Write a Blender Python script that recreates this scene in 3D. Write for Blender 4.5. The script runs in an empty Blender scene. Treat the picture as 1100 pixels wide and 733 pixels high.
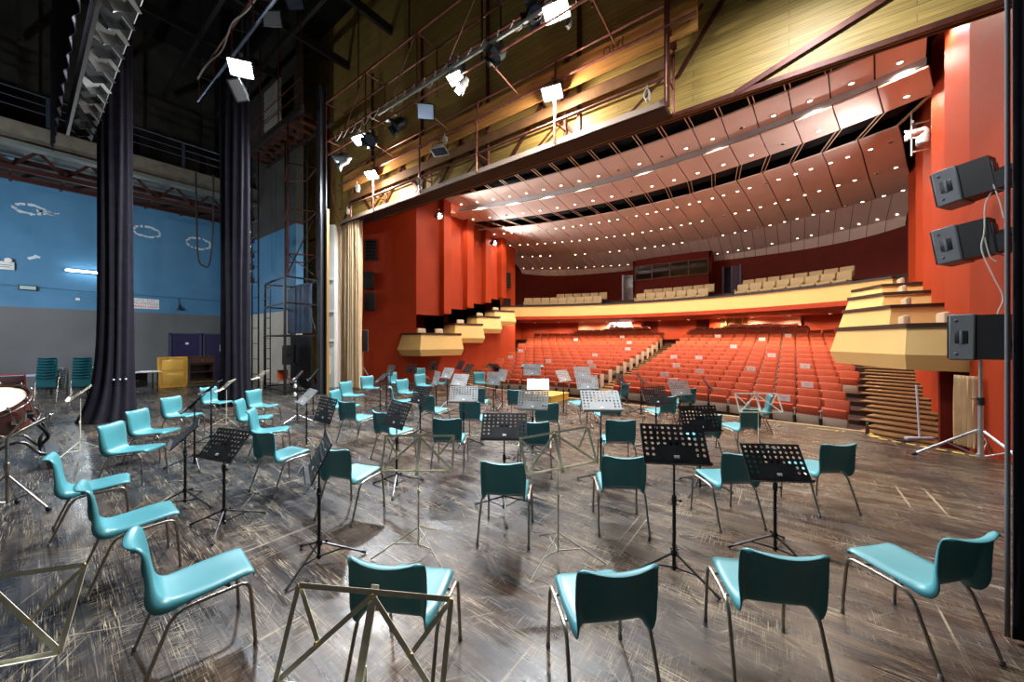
import bpy, bmesh, math, random
from math import sin, cos, pi, radians as R, sqrt, atan2
from mathutils import Vector, Matrix
random.seed(7)
SC = bpy.context.scene
COL = SC.collection

# ------------------------------------------------------------------ materials
MATS = {}
def mat(name, col, rough=.5, metal=0., var=0., vscale=3., bump=0., bscale=40., rvar=0., emit=None, estr=0., alpha=None, stretch=None, coat=0., spec=None):
    if name in MATS: return MATS[name]
    m = bpy.data.materials.new(name); m.use_nodes = True
    nt = m.node_tree; N = nt.nodes; L = nt.links
    b = N['Principled BSDF']
    b.inputs['Base Color'].default_value = (*col, 1)
    b.inputs['Roughness'].default_value = rough
    b.inputs['Metallic'].default_value = metal
    if spec is not None: b.inputs['Specular IOR Level'].default_value = spec
    if coat: b.inputs['Coat Weight'].default_value = coat; b.inputs['Coat Roughness'].default_value = .15
    if emit:
        b.inputs['Emission Color'].default_value = (*emit, 1); b.inputs['Emission Strength'].default_value = estr
    if var or bump or rvar:
        tc = N.new('ShaderNodeTexCoord'); mp = N.new('ShaderNodeMapping')
        L.new(tc.outputs['Object'], mp.inputs['Vector'])
        if stretch: mp.inputs['Scale'].default_value = stretch
    if var or rvar:
        nz = N.new('ShaderNodeTexNoise'); nz.inputs['Scale'].default_value = vscale; nz.inputs['Detail'].default_value = 6
        L.new(mp.outputs['Vector'], nz.inputs['Vector'])
        if var:
            mr = N.new('ShaderNodeMapRange'); mr.inputs['From Min'].default_value = .25; mr.inputs['From Max'].default_value = .75
            mr.inputs['To Min'].default_value = 1 - var; mr.inputs['To Max'].default_value = 1 + var
            L.new(nz.outputs['Fac'], mr.inputs['Value'])
            mx = N.new('ShaderNodeVectorMath'); mx.operation = 'SCALE'
            mx.inputs[0].default_value = col
            L.new(mr.outputs['Result'], mx.inputs['Scale'])
            L.new(mx.outputs['Vector'], b.inputs['Base Color'])
        if rvar:
            m2 = N.new('ShaderNodeMapRange'); m2.inputs['To Min'].default_value = max(.02, rough - rvar); m2.inputs['To Max'].default_value = min(1, rough + rvar)
            m2.inputs['From Min'].default_value = .3; m2.inputs['From Max'].default_value = .7
            L.new(nz.outputs['Fac'], m2.inputs['Value']); L.new(m2.outputs['Result'], b.inputs['Roughness'])
    if bump:
        n2 = N.new('ShaderNodeTexNoise'); n2.inputs['Scale'].default_value = bscale; n2.inputs['Detail'].default_value = 4
        L.new(mp.outputs['Vector'], n2.inputs['Vector'])
        bp = N.new('ShaderNodeBump'); bp.inputs['Strength'].default_value = bump; bp.inputs['Distance'].default_value = .02
        L.new(n2.outputs['Fac'], bp.inputs['Height']); L.new(bp.outputs['Normal'], b.inputs['Normal'])
    MATS[name] = m
    return m

def emis(name, col, s):
    return mat(name, (0.02, .02, .02), .5, emit=col, estr=s)

def floor_material():
    m = bpy.data.materials.new('stage_boards'); m.use_nodes = True
    nt = m.node_tree; N = nt.nodes; L = nt.links; b = N['Principled BSDF']
    tc = N.new('ShaderNodeTexCoord')
    def mapping(scale, rot=0):
        mp = N.new('ShaderNodeMapping'); mp.inputs['Scale'].default_value = scale; mp.inputs['Rotation'].default_value = (0, 0, rot)
        L.new(tc.outputs['Object'], mp.inputs['Vector']); return mp.outputs['Vector']
    def noise(vec, sc, det=6, rough=.55, dist=0):
        n = N.new('ShaderNodeTexNoise'); n.inputs['Scale'].default_value = sc; n.inputs['Detail'].default_value = det
        n.inputs['Roughness'].default_value = rough; n.inputs['Distortion'].default_value = dist
        L.new(vec, n.inputs['Vector']); return n.outputs['Fac']
    def rng(v, a, c, lo=0, hi=1):
        r = N.new('ShaderNodeMapRange'); r.inputs['From Min'].default_value = a; r.inputs['From Max'].default_value = c
        r.inputs['To Min'].default_value = lo; r.inputs['To Max'].default_value = hi; L.new(v, r.inputs['Value']); return r.outputs['Result']
    def mixc(f, A, B):
        x = N.new('ShaderNodeMix'); x.data_type = 'RGBA'
        if isinstance(f, float): x.inputs[0].default_value = f
        else: L.new(f, x.inputs[0])
        for i, v in ((6, A), (7, B)):
            if isinstance(v, tuple): x.inputs[i].default_value = (*v, 1)
            else: L.new(v, x.inputs[i])
        return x.outputs[2]
    def mul(a, c):
        x = N.new('ShaderNodeMath'); x.operation = 'MULTIPLY'
        for i, v in ((0, a), (1, c)):
            if isinstance(v, float): x.inputs[i].default_value = v
            else: L.new(v, x.inputs[i])
        return x.outputs[0]
    def mx(a, c):
        x = N.new('ShaderNodeMath'); x.operation = 'MAXIMUM'
        L.new(a, x.inputs[0]); L.new(c, x.inputs[1]); return x.outputs[0]
    def mapping2(scale, rot):
        m1 = N.new('ShaderNodeMapping'); m1.inputs['Rotation'].default_value = (0, 0, rot); L.new(tc.outputs['Object'], m1.inputs['Vector'])
        m2 = N.new('ShaderNodeMapping'); m2.inputs['Scale'].default_value = scale; L.new(m1.outputs['Vector'], m2.inputs['Vector']); return m2.outputs['Vector']
    def add(a, c):
        x = N.new('ShaderNodeMath'); x.operation = 'ADD'; x.use_clamp = True
        for i, v in ((0, a), (1, c)):
            if isinstance(v, float): x.inputs[i].default_value = v
            else: L.new(v, x.inputs[i])
        return x.outputs[0]
    plain = mapping((1, 1, 1))
    br = N.new('ShaderNodeTexBrick'); br.offset = .37; br.inputs['Scale'].default_value = 1          # boards run across the stage
    br.inputs['Brick Width'].default_value = 2.6; br.inputs['Row Height'].default_value = .13
    br.inputs['Mortar Size'].default_value = .004; br.inputs['Mortar Smooth'].default_value = .3
    br.inputs['Color1'].default_value = (.1, .1, .1, 1); br.inputs['Color2'].default_value = (.9, .9, .9, 1); br.inputs['Mortar'].default_value = (.3, .3, .3, 1)
    L.new(plain, br.inputs['Vector'])
    tone = N.new('ShaderNodeSeparateColor'); L.new(br.outputs['Color'], tone.inputs[0])
    grain = noise(mapping((1.3, 26, 1)), 1.5, 8, .68)
    coarse = noise(mapping((.8, 9, 1)), 1.1, 6, .65)
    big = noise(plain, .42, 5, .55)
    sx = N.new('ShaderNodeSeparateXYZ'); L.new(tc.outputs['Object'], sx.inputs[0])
    worn_warm = add(rng(big, .40, .60), rng(sx.outputs[0], -5, 2.5, -.45, .55))                          # random wear, plus the hall's warm reflection painted in towards the right
    cool_boards = mixc(rng(grain, .35, .65), (.004, .0055, .009), (.016, .019, .026))  # dark boards, with the blue light of the left side put into the colour
    wood = mixc(rng(grain, .36, .64), (.010, .005, .0035), (.070, .037, .020))
    wood = mixc(mul(tone.outputs[0], .35), wood, (.085, .048, .028))
    base = mixc(mul(worn_warm, rng(coarse, .36, .54)), cool_boards, wood)
    band = rng(noise(mapping2((.4, 7, 1), R(1)), 1.2, 6, .6), .40, .62)
    base = mixc(mul(band, .55), base, mixc(worn_warm, (.034, .036, .040), (.13, .080, .050)))
    # pale streaks where the surface is rubbed through, and scratches crossing it
    streak = rng(noise(mapping2((1.5, 48, 1), R(2)), 2.6, 5, .7), .54, .60)
    streak2 = rng(noise(mapping2((1.7, 55, 1), R(87)), 2.6, 5, .68), .565, .615)
    diag = rng(noise(mapping2((.7, 48, 1), R(33)), 1.2, 3, .5), .645, .69)
    diag2 = rng(noise(mapping2((.8, 44, 1), R(-52)), 1.1, 3, .5), .65, .69)
    joint = rng(noise(mapping2((.35, 22, 1), R(90)), 1.0, 2, .4), .70, .73)
    m1 = mx(rng(noise(mapping2((.45, 5.5, 1), R(2)), 1.3, 6, .62), .45, .60), mul(rng(noise(plain, 1.1, 6, .65), .5, .66), .6)); m2 = rng(noise(plain, 1.25, 6, .65), .44, .6); m3 = rng(noise(plain, 2.1, 4), .45, .6)
    wear = mx(mx(mul(streak, m1), mul(streak2, m2)), mx(mul(mul(diag, m3), .7), mx(mul(mul(diag2, m2), .7), mul(joint, .7))))
    colr = mixc(mul(wear, .78), base, mixc(rng(coarse, .4, .6), (.40, .31, .20), (.60, .50, .34)))
    colr = mixc(mul(rng(noise(plain, .75, 6, .6), .52, .70), .55), colr, (.016, .014, .013))        # grimy patches
    colr = mixc(mul(br.outputs['Fac'], .7), colr, (.006, .005, .005))
    L.new(colr, b.inputs['Base Color'])
    ro = add(rng(noise(mapping((1, 4, 1)), 1.6, 7, .65), .34, .66, .17, .40), mul(wear, .30))
    L.new(ro, b.inputs['Roughness']); b.inputs['Specular IOR Level'].default_value = .22
    bp = N.new('ShaderNodeBump'); bp.inputs['Strength'].default_value = .35; bp.inputs['Distance'].default_value = .004
    L.new(grain, bp.inputs['Height']); L.new(bp.outputs['Normal'], b.inputs['Normal'])
    return m

def board_material(name, c1, c2, row=.12, length=3.0, rough=.55, axis='XZ', bumpy=.2):
    m = bpy.data.materials.new(name); m.use_nodes = True
    nt = m.node_tree; N = nt.nodes; L = nt.links; b = N['Principled BSDF']
    tc = N.new('ShaderNodeTexCoord'); mp = N.new('ShaderNodeMapping')
    if axis == 'XZ': mp.inputs['Rotation'].default_value = (R(90), 0, 0)
    L.new(tc.outputs['Object'], mp.inputs['Vector'])
    br = N.new('ShaderNodeTexBrick'); br.inputs['Scale'].default_value = 1; br.inputs['Brick Width'].default_value = length
    br.inputs['Row Height'].default_value = row; br.inputs['Mortar Size'].default_value = .004
    br.inputs['Color1'].default_value = (*c1, 1); br.inputs['Color2'].default_value = (*c2, 1)
    br.inputs['Mortar'].default_value = (c1[0]*.35, c1[1]*.35, c1[2]*.35, 1)
    L.new(mp.outputs['Vector'], br.inputs['Vector'])
    nz = N.new('ShaderNodeTexNoise'); nz.inputs['Scale'].default_value = 2.5; nz.inputs['Detail'].default_value = 7
    m2 = N.new('ShaderNodeMapping'); m2.inputs['Scale'].default_value = (.6, 18, 18); L.new(tc.outputs['Object'], m2.inputs['Vector'])
    L.new(m2.outputs['Vector'], nz.inputs['Vector'])
    mr = N.new('ShaderNodeMapRange'); mr.inputs['From Min'].default_value = .3; mr.inputs['From Max'].default_value = .7
    mr.inputs['To Min'].default_value = .7; mr.inputs['To Max'].default_value = 1.25; L.new(nz.outputs['Fac'], mr.inputs['Value'])
    vm = N.new('ShaderNodeVectorMath'); vm.operation = 'SCALE'; L.new(br.outputs['Color'], vm.inputs[0]); L.new(mr.outputs['Result'], vm.inputs['Scale'])
    L.new(vm.outputs['Vector'], b.inputs['Base Color']); b.inputs['Roughness'].default_value = rough
    MATS[name] = m
    return m

def wall_material(name, col, rough=.6, blot=.12, spec=.3):
    """painted plaster with soft roller marks and a few scuffs"""
    return mat(name, col, rough, var=blot, vscale=1.3, bump=.12, bscale=25, rvar=.08, spec=spec)

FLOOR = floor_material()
OCHRE = board_material('ochre_boarding', (.52, .345, .095), (.45, .29, .075), .13, 3.2, .5)
TIMBER = mat('orange_timber', (.74, .34, .09), .5, var=.35, vscale=2, stretch=(.5, 9, 9))
RED = wall_material('red_wall_paint', (.40, .042, .008), .55)
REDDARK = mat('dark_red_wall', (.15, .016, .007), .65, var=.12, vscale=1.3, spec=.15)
SALMON = wall_material('salmon_panel', (.60, .24, .14), .5, .05)
CREAM = wall_material('cream_fascia', (.88, .60, .23), .5, .04)
ORANGE = wall_material('ochre_fascia', (.80, .52, .20), .5, .04)
BLUE = wall_material('blue_wall_paint', (.075, .215, .37), .45, .12)
GREY = wall_material('grey_wall_paint', (.135, .14, .145), .5, .08)
BEIGE = wall_material('beige_wall_paint', (.50, .45, .38), .55)
WHITEWALL = wall_material('white_plaster', (.78, .76, .72), .6, .04)
DARKWALL = wall_material('dark_concrete', (.055, .052, .047), .8, .35)  # dark blotchy concrete of the upper, rear and right walls
CONCRETE = mat('concrete', (.20, .18, .14), .8, var=.25, vscale=4, bump=.2)
CEILP = wall_material('salmon_ceiling_panel', (.78, .60, .50), .68, .05, .12)
SLOTGREY = mat('grey_metal_slot', (.42, .42, .43), .4, var=.1)
BROWNUNDER = mat('brown_plate', (.022, .009, .007), .6, var=.2)
STEEL_RED_SHADED = mat('shaded_red_steel', (.05, .013, .010), .5, .3, var=.3)  # red oxide steel with the shade under the gallery put into its colour
BLACKVOID = mat('black_void', (.006, .006, .006), .9)
STEEL_RED = mat('red_oxide_steel', (.12, .032, .02), .45, .3, var=.35, vscale=7)
STEEL_BLACK = mat('black_steel', (.012, .012, .013), .45, .4, var=.3)
STEEL_BLUE = mat('blue_grey_steel', (.10, .13, .20), .35, .6, var=.2)
TUBE = mat('scuffed_red_tube', (.30, .11, .075), .33, .5, var=.35, vscale=9)
CHROME = mat('chrome', (.62, .60, .57), .22, 1., var=.15, vscale=20)
CHROME_DULL = mat('dull_chrome', (.36, .33, .29), .33, 1., var=.25, vscale=18)
NICKEL = mat('tarnished_nickel', (.74, .71, .56), .5, .12, var=.22, vscale=16)
BLACKMET = mat('black_painted_metal', (.011, .011, .013), .34, .2, var=.3, vscale=12)
DESKMET = mat('worn_black_desk', (.035, .036, .039), .48, .5, var=.45, vscale=6, rvar=.12)
DESKGREY = mat('pale_grey_desk', (.34, .34, .335), .50, .7, var=.25, vscale=6, rvar=.1)  # paler copy of the desk metal, for the stands that look pale
RUBBER = mat('black_rubber', (.008, .008, .008), .7)
TEAL = mat('teal_plastic', (.05, .235, .27), .38, var=.07, vscale=4, rvar=.05)
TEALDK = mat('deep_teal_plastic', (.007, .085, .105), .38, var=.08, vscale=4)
ORANGEPL = mat('orange_plastic', (.75, .10, .02), .4)
SEATRED = mat('red_seat_velvet', (.50, .078, .026), .75, var=.14, vscale=9)
SEATTAN = mat('tan_seat_shell', (.52, .39, .29), .5, var=.08)
SEATARM = mat('pale_wood_armrest', (.60, .44, .34), .5)
SEATDARK = mat('dark_seat_pedestal', (.03, .02, .018), .5)
BALSEAT = mat('gold_seat_velvet', (.27, .18, .085), .7, var=.12)
MAROON = mat('maroon_seat_velvet', (.16, .025, .02), .75, var=.12)
WOODSTEP = board_material('brown_step_boards', (.30, .16, .06), (.24, .12, .045), .3, 4, .4, 'XY')
WOODDARK = mat('dark_brown_wood', (.055, .03, .018), .45, var=.3, stretch=(1, 8, 8))
CARPET = mat('brown_carpet', (.05, .02, .014), .95, var=.2)
YELLOWTAPE = mat('yellow_tape', (.78, .60, .14), .6, var=.2, vscale=20)
PLASTBLK = mat('black_plastic', (.018, .018, .02), .5, var=.15)
PLASTGREY = mat('grey_plastic', (.12, .127, .14), .42, var=.12)
GRILLE = mat('speaker_grille', (.02, .02, .022), .55, .3, bump=.6, bscale=300)
PAPER = mat('white_paper', (.85, .85, .86), .6)
INKRED = mat('red_ink', (.55, .05, .05), .6)
INKBLK = mat('dark_ink', (.04, .04, .045), .6)
VELVETBLK = mat('black_stage_cloth', (.014, .013, .021), .92, var=.25, vscale=5, spec=.2)
BEIGECLOTH = mat('beige_curtain_cloth', (.62, .43, .24), .7, var=.10, vscale=5)
PURPLE = mat('indigo_door_paint', (.022, .016, .075), .35, var=.1)
YELLOWWOOD = mat('yellow_varnished_wood', (.62, .33, .05), .3, var=.2, stretch=(6, 6, 1))
PODIUMWOOD = mat('yellow_podium_wood', (.78, .43, .07), .4, var=.12, stretch=(1, 6, 6))
DRUMSKIN = mat('calf_drum_skin', (.80, .75, .58), .5, var=.08, vscale=5)
MAHOG = mat('red_brown_shell', (.06, .012, .008), .25, var=.2, coat=.5)
BRASS = mat('brass', (.7, .48, .16), .3, 1)
CABLE = mat('pale_cable', (.55, .53, .48), .5)
CABLEDK = mat('dark_cable', (.02, .02, .02), .5)
GLASSDK = mat('dark_booth_glass', (.012, .008, .008), .05, spec=.8)
ALU = mat('silver_aluminium', (.66, .66, .68), .3, .85)
WHITEMET = mat('white_enamel', (.75, .75, .74), .4)
BLUEDARK = mat('dark_blue_painted_flat', (.02, .05, .11), .5, var=.5, vscale=2)
LIGHTWARM = emis('warm_lamp', (1, .86, .66), 60)
LIGHTCOOL = emis('cool_lamp', (.86, .93, 1), 160)
LIGHTBULB = emis('downlight_glow', (1, .85, .68), 9)
LIGHTBULBHOT = emis('downlight_hot_glow', (1, .72, .38), 30)
TUBEGLOW = emis('fluorescent_glow', (.85, .95, 1), 26)

# ------------------------------------------------------------------ mesh builder
class MB:
    def __init__(s): s.v = []; s.f = []; s.m = []; s.cur = 0
    def add(s, vs, fs, M=None):
        b = len(s.v)
        for p in vs:
            p = Vector(p); s.v.append(M @ p if M else p)
        for f in fs: s.f.append(tuple(b + i for i in f)); s.m.append(s.cur)
        return s
    def box(s, c, d, M=None, rot=None, taper=1.):
        x, y, z = d[0]/2, d[1]/2, d[2]/2; t = taper
        vs = [(-x,-y,-z),(x,-y,-z),(x,y,-z),(-x,y,-z),(-x*t,-y*t,z),(x*t,-y*t,z),(x*t,y*t,z),(-x*t,y*t,z)]
        T = Matrix.Translation(c)
        if rot: T = T @ (Matrix.Rotation(rot[2],4,'Z') @ Matrix.Rotation(rot[1],4,'Y') @ Matrix.Rotation(rot[0],4,'X'))
        if M: T = M @ T
        return s.add(vs, [(3,2,1,0),(4,5,6,7),(0,1,5,4),(1,2,6,5),(2,3,7,6),(3,0,4,7)], T)
    def rbox(s, c, d, r=.01, M=None, rot=None, seg=2):
        """box with rounded edges"""
        bm = bmesh.new(); bmesh.ops.create_cube(bm, size=1)
        for v in bm.verts: v.co = Vector((v.co.x*d[0], v.co.y*d[1], v.co.z*d[2]))
        bmesh.ops.bevel(bm, geom=list(bm.edges), offset=min(r, min(d)*.45), segments=seg, profile=.5, affect='EDGES')
        T = Matrix.Translation(c)
        if rot: T = T @ (Matrix.Rotation(rot[2],4,'Z') @ Matrix.Rotation(rot[1],4,'Y') @ Matrix.Rotation(rot[0],4,'X'))
        if M: T = M @ T
        bm.verts.index_update()
        s.add([v.co.copy() for v in bm.verts], [[v.index for v in f.verts] for f in bm.faces], T); bm.free(); return s
    def tube(s, pts, r, n=8, cap=True, closed=False):
        pts = [Vector(p) for p in pts]; K = len(pts); rr = r if isinstance(r, (list, tuple)) else [r]*K
        rings = []; up = None
        for i, p in enumerate(pts):
            if closed: d = pts[(i+1) % K] - pts[i-1]
            else: d = (pts[min(i+1, K-1)] - pts[max(i-1, 0)])
            if d.length < 1e-9: d = Vector((0,0,1))
            d.normalize()
            if up is None: up = Vector((0,0,1)) if abs(d.z) < .9 else Vector((1,0,0))
            a = d.cross(up)
            if a.length < 1e-4: a = d.cross(Vector((0,1,0)))
            a.normalize(); b2 = a.cross(d); up = b2
            rings.append([p + (a*cos(2*pi*k/n) + b2*sin(2*pi*k/n))*rr[i] for k in range(n)])
        b = len(s.v); s.v += [q for ring in rings for q in ring]
        for i in range(K if closed else K-1):
            j = (i+1) % K
            for k in range(n):
                s.f.append((b+i*n+k, b+i*n+(k+1)%n, b+j*n+(k+1)%n, b+j*n+k)); s.m.append(s.cur)
        if cap and not closed:
            s.f.append(tuple(b+k for k in reversed(range(n)))); s.m.append(s.cur)
            s.f.append(tuple(b+(K-1)*n+k for k in range(n))); s.m.append(s.cur)
        return s
    def cyl(s, p0, p1, r, n=16, r2=None): return s.tube([p0, p1], [r, r if r2 is None else r2], n)
    def bar(s, p0, p1, w, t, nrm=(0,1,0)):
        """flat bar between two points, width w across, thickness t along nrm"""
        p0, p1 = Vector(p0), Vector(p1); d = (p1-p0); L = d.length; d.normalize()
        nz = Vector(nrm); nz = (nz - d*nz.dot(d)).normalized(); sd = d.cross(nz)
        vs = []
        for p in (p0, p1):
            for a, b in ((-1,-1),(1,-1),(1,1),(-1,1)): vs.append(p + sd*(w/2*a) + nz*(t/2*b))
        return s.add(vs, [(3,2,1,0),(4,5,6,7),(0,1,5,4),(1,2,6,5),(2,3,7,6),(3,0,4,7)])
    def lathe(s, prof, n=24, M=None, cap=True):
        vs = []; fs = []
        for r, z in prof:
            for k in range(n): vs.append((r*cos(2*pi*k/n), r*sin(2*pi*k/n), z))
        for i in range(len(prof)-1):
            for k in range(n): fs.append((i*n+k, i*n+(k+1)%n, (i+1)*n+(k+1)%n, (i+1)*n+k))
        if cap:
            fs.append(tuple(reversed(range(n)))); fs.append(tuple((len(prof)-1)*n+k for k in range(n)))
        return s.add(vs, fs, M)
    def grid(s, fn, nu, nv, flip=False):
        vs = [fn(i/(nu-1), j/(nv-1)) for j in range(nv) for i in range(nu)]
        fs = []
        for j in range(nv-1):
            for i in range(nu-1):
                q = (j*nu+i, j*nu+i+1, (j+1)*nu+i+1, (j+1)*nu+i); fs.append(q[::-1] if flip else q)
        return s.add(vs, fs)
    def quad(s, a, b, c, d): return s.add([a,b,c,d], [(0,1,2,3)])
    def prism(s, poly, z0, z1):
        n = len(poly)
        vs = [(x,y,z0) for x,y in poly] + [(x,y,z1) for x,y in poly]
        return s.add(vs, [tuple(reversed(range(n))), tuple(range(n,2*n))] + [(i,(i+1)%n,n+(i+1)%n,n+i) for i in range(n)])
    def slab(s, loop_a, loop_b):
        """closed solid between two matching point loops"""
        n = len(loop_a)
        return s.add(list(loop_a)+list(loop_b), [tuple(reversed(range(n))), tuple(range(n,2*n))] + [(i,(i+1)%n,n+(i+1)%n,n+i) for i in range(n)])
    def sphere(s, c, r, n=12, sc=(1,1,1)):
        prof = [(max(1e-4, r*sin(pi*i/(n//2+2))), -r*cos(pi*i/(n//2+2))) for i in range(n//2+3)]
        return s.lathe(prof, n, Matrix.Translation(c) @ Matrix.Diagonal((*sc,1)))
    def mesh(s, name, mats, smooth=35):
        me = bpy.data.meshes.new(name); me.from_pydata([tuple(v) for v in s.v], [], s.f)
        for m in (mats if isinstance(mats, (list, tuple)) else [mats]): me.materials.append(m)
        if any(s.m): me.polygons.foreach_set('material_index', s.m)
        bm = bmesh.new(); bm.from_mesh(me); bmesh.ops.recalc_face_normals(bm, faces=bm.faces); bm.to_mesh(me); bm.free()
        if smooth:
            me.polygons.foreach_set('use_smooth', [True]*len(me.polygons))
            me.set_sharp_from_angle(angle=R(smooth))
        me.update(); return me
    def build(s, name, mats, parent=None, smooth=35, loc=None, rot=None):
        return obj(name, s.mesh(name, mats, smooth), parent, loc, rot)

def obj(name, me, parent=None, loc=None, rot=None):
    o = bpy.data.objects.new(name, me); COL.objects.link(o)
    if parent: o.parent = parent
    if loc: o.location = loc
    if rot: o.rotation_euler = rot
    return o
def tag(o, label=None, cat=None, group=None, kind=None):
    if label: o['label'] = label
    if cat: o['category'] = cat
    if group: o['group'] = group
    if kind: o['kind'] = kind
    return o
def thing(name, label, cat, loc=(0,0,0), rz=0., group=None):
    o = bpy.data.objects.new(name, None); COL.objects.link(o); o.empty_display_size = .1
    o.location = loc; o.rotation_euler = (0,0,rz)
    return tag(o, label, cat, group)
def copy_tree(o, parent=None):
    c = o.copy(); COL.objects.link(c)
    if parent: c.parent = parent
    for ch in list(o.children): copy_tree(ch, c)
    return c
def dup(o, label, loc, rz=0., group=None):
    c = copy_tree(o); c.location = loc; c.rotation_euler = (0,0,rz); c['label'] = label
    if group: c['group'] = group
    return c
def struct(mb, name, mats, label=None, cat=None, smooth=30):
    o = mb.build(name, mats, None, smooth); tag(o, label, cat, None, 'structure'); return o
def bake(o):
    dg = bpy.context.evaluated_depsgraph_get()
    me = bpy.data.meshes.new_from_object(o.evaluated_get(dg)); o.modifiers.clear(); o.data = me
    me.polygons.foreach_set('use_smooth', [True]*len(me.polygons)); return o
def bez(pts, n=6):
    """catmull-rom through the points"""
    P = [Vector(p) for p in pts]; out = []
    for i in range(len(P)-1):
        a, b, c, d = P[max(i-1,0)], P[i], P[i+1], P[min(i+2,len(P)-1)]
        for k in range(n):
            t = k/n
            out.append(.5*((2*b)+(c-a)*t+(2*a-5*b+4*c-d)*t*t+(3*b-a-3*c+d)*t**3))
    out.append(P[-1]); return out
ORD = ['zeroth','first','second','third','fourth','fifth','sixth','seventh','eighth','ninth','tenth','eleventh','twelfth','thirteenth','fourteenth','fifteenth','sixteenth','seventeenth','eighteenth','nineteenth','twentieth']
def nth(n):
    if n <= 20: return ORD[n]
    t = {2:'twenty',3:'thirty'}[n//10]
    return t + '-' + ORD[n % 10] if n % 10 else {2:'twentieth',3:'thirtieth'}[n//10]

# ------------------------------------------------------------------ camera
cam = bpy.data.cameras.new('camera'); co = bpy.data.objects.new('camera', cam); COL.objects.link(co)
cam.sensor_width = 36; cam.lens = 36*397/1100; cam.clip_start = .05; cam.clip_end = 200
co.location = (0, 0, 1.9); co.rotation_euler = (R(90), 0, math.atan2(.6, .8)); SC.camera = co
SC.view_settings.view_transform = 'Standard'; SC.view_settings.look = 'None'; SC.view_settings.gamma = 1
SC.view_settings.use_curve_mapping = False; SC.view_settings.exposure = 0.3
w = bpy.data.worlds.new('world'); SC.world = w; w.use_nodes = True
w.node_tree.nodes['Background'].inputs[0].default_value = (.5, .55, .7, 1); w.node_tree.nodes['Background'].inputs[1].default_value = .012
# ================================================================== THE SETTING
CX, CY = -6.0, -3.6                      # centre of the curved seating rows
def row_R(i): return 17.2 + .95*(i-1)
def row_z(i): return -.46 + .1078*(i-1) + .00384*(i-1)**2
def arc_slab(mb, c, r0, r1, a0, a1, z0, z1, n=24):
    """ring sector between radii r0,r1 (angles in degrees from +Y, positive towards +X)"""
    vs = []; fs = []
    for k in range(n+1):
        a = R(a0 + (a1-a0)*k/n)
        for r, z in ((r0,z0),(r1,z0),(r1,z1),(r0,z1)): vs.append((c[0]+r*sin(a), c[1]+r*cos(a), z))
    for k in range(n):
        for j in range(4): fs.append((k*4+j, k*4+(j+1)%4, k*4+4+(j+1)%4, k*4+4+j))
    fs += [(0,1,2,3), (n*4+3, n*4+2, n*4+1, n*4)]
    mb.add(vs, fs)

# stage floor, with its curved front edge
EDGE = [(2.75,9.3),(2.3,9.8),(1.42,10.15),(1.33,10.65),(-.5,10.83),(-4,10.95),(-6.5,11.05),(-9.3,11.3),(-11,11.8),(-12.4,12.5),(-14.0,12.6)]
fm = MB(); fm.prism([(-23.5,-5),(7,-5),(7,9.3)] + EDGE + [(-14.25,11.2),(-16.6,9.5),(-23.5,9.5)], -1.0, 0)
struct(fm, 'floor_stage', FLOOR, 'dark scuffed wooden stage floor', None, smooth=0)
# pale wooden nosing and yellow tape on the stage edge
t = MB()
for i in range(3, 9):
    a, b = Vector((*EDGE[i], 0)), Vector((*EDGE[i+1], 0)); t.bar(a+Vector((0,-.03,.004)), b+Vector((0,-.03,.004)), .07, .008, (0,0,1))
struct(t, 'trim_1', mat('pale_edge_strip', (.62,.44,.22), .5, var=.2, vscale=8), 'pale strip along the front edge of the stage')
t = MB(); rs = random.Random(3)
def tape_run(a, b, n, w=.06):
    a, b = Vector((*a,.003)), Vector((*b,.003))
    for k in range(n):
        p = a.lerp(b, (k+.12)/n); q = a.lerp(b, (k+.72+.1*rs.random())/n); t.bar(p, q, w*(.8+.4*rs.random()), .004, (0,0,1))
tape_run((1.38,10.05), (2.55,9.42), 7); tape_run((1.30,10.55), (1.38,10.08), 2, .12)
for k in range(7): t.box((.35+.09*k+.03*rs.random(), 10.35+.05*rs.random(), .003), (.10*rs.random()+.03, .03, .003), rot=(0,0,rs.random()*3))
struct(t, 'trim_2', YELLOWTAPE, 'yellow tape dashes along the right stage edge')

# auditorium floor: one terrace per row
fm = MB(); arc_slab(fm, (CX,CY), 12.6, row_R(1)-.5, -33, 33, -1.2, -.462, 30)
for i in range(1, 17):
    a = min(36, math.degrees(math.asin(min(.99, 12.4/row_R(i)))))
    arc_slab(fm, (CX,CY), row_R(i)-.5, row_R(i)+.45, -a, min(a,28), -1.3, row_z(i), 24)
arc_slab(fm, (CX,CY), row_R(16)+.45, 32.75, -24, 18, -1.3, row_z(16), 24)
struct(fm, 'floor_auditorium', CARPET, 'raked auditorium floor under the red seats', None, 0)
def row_xr(i): return 1.40 + .11*(i-1)
def row_xl(i): return -12.0 - .33*(i-1)
AISLE = .62
def ang(x, i): return math.degrees(math.asin((x-CX)/row_R(i)))
def stairs(name, label, lo, hi, split=2):
    s = MB()
    for i in range(1, 15):
        for h in range(split):
            r0 = row_R(i)-.5+.95*h/split; z = row_z(i) + (row_z(i+1)-row_z(i))*h/split
            a0, a1 = ang(lo(i), i), ang(hi(i), i)
            s.cur = 1; arc_slab(s, (CX,CY), r0+.03, r0+.95/split+.02, a0, a1, z-.3, z+.012, 6)
            s.cur = 0; arc_slab(s, (CX,CY), r0-.02, r0+.95/split, a0-.01, a1+.01, z+.012, z+.045, 6)
    return struct(s, name, [WOODSTEP, WOODDARK], label, None, 0)
stairs('trim_3', 'wooden steps of the centre aisle', lambda i: CX-AISLE, lambda i: CX+AISLE)
stairs('trim_4', 'wide wooden steps beside the right wall', lambda i: row_xr(i)+.08, lambda i: 2.75+.14*(i-1))
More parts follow.
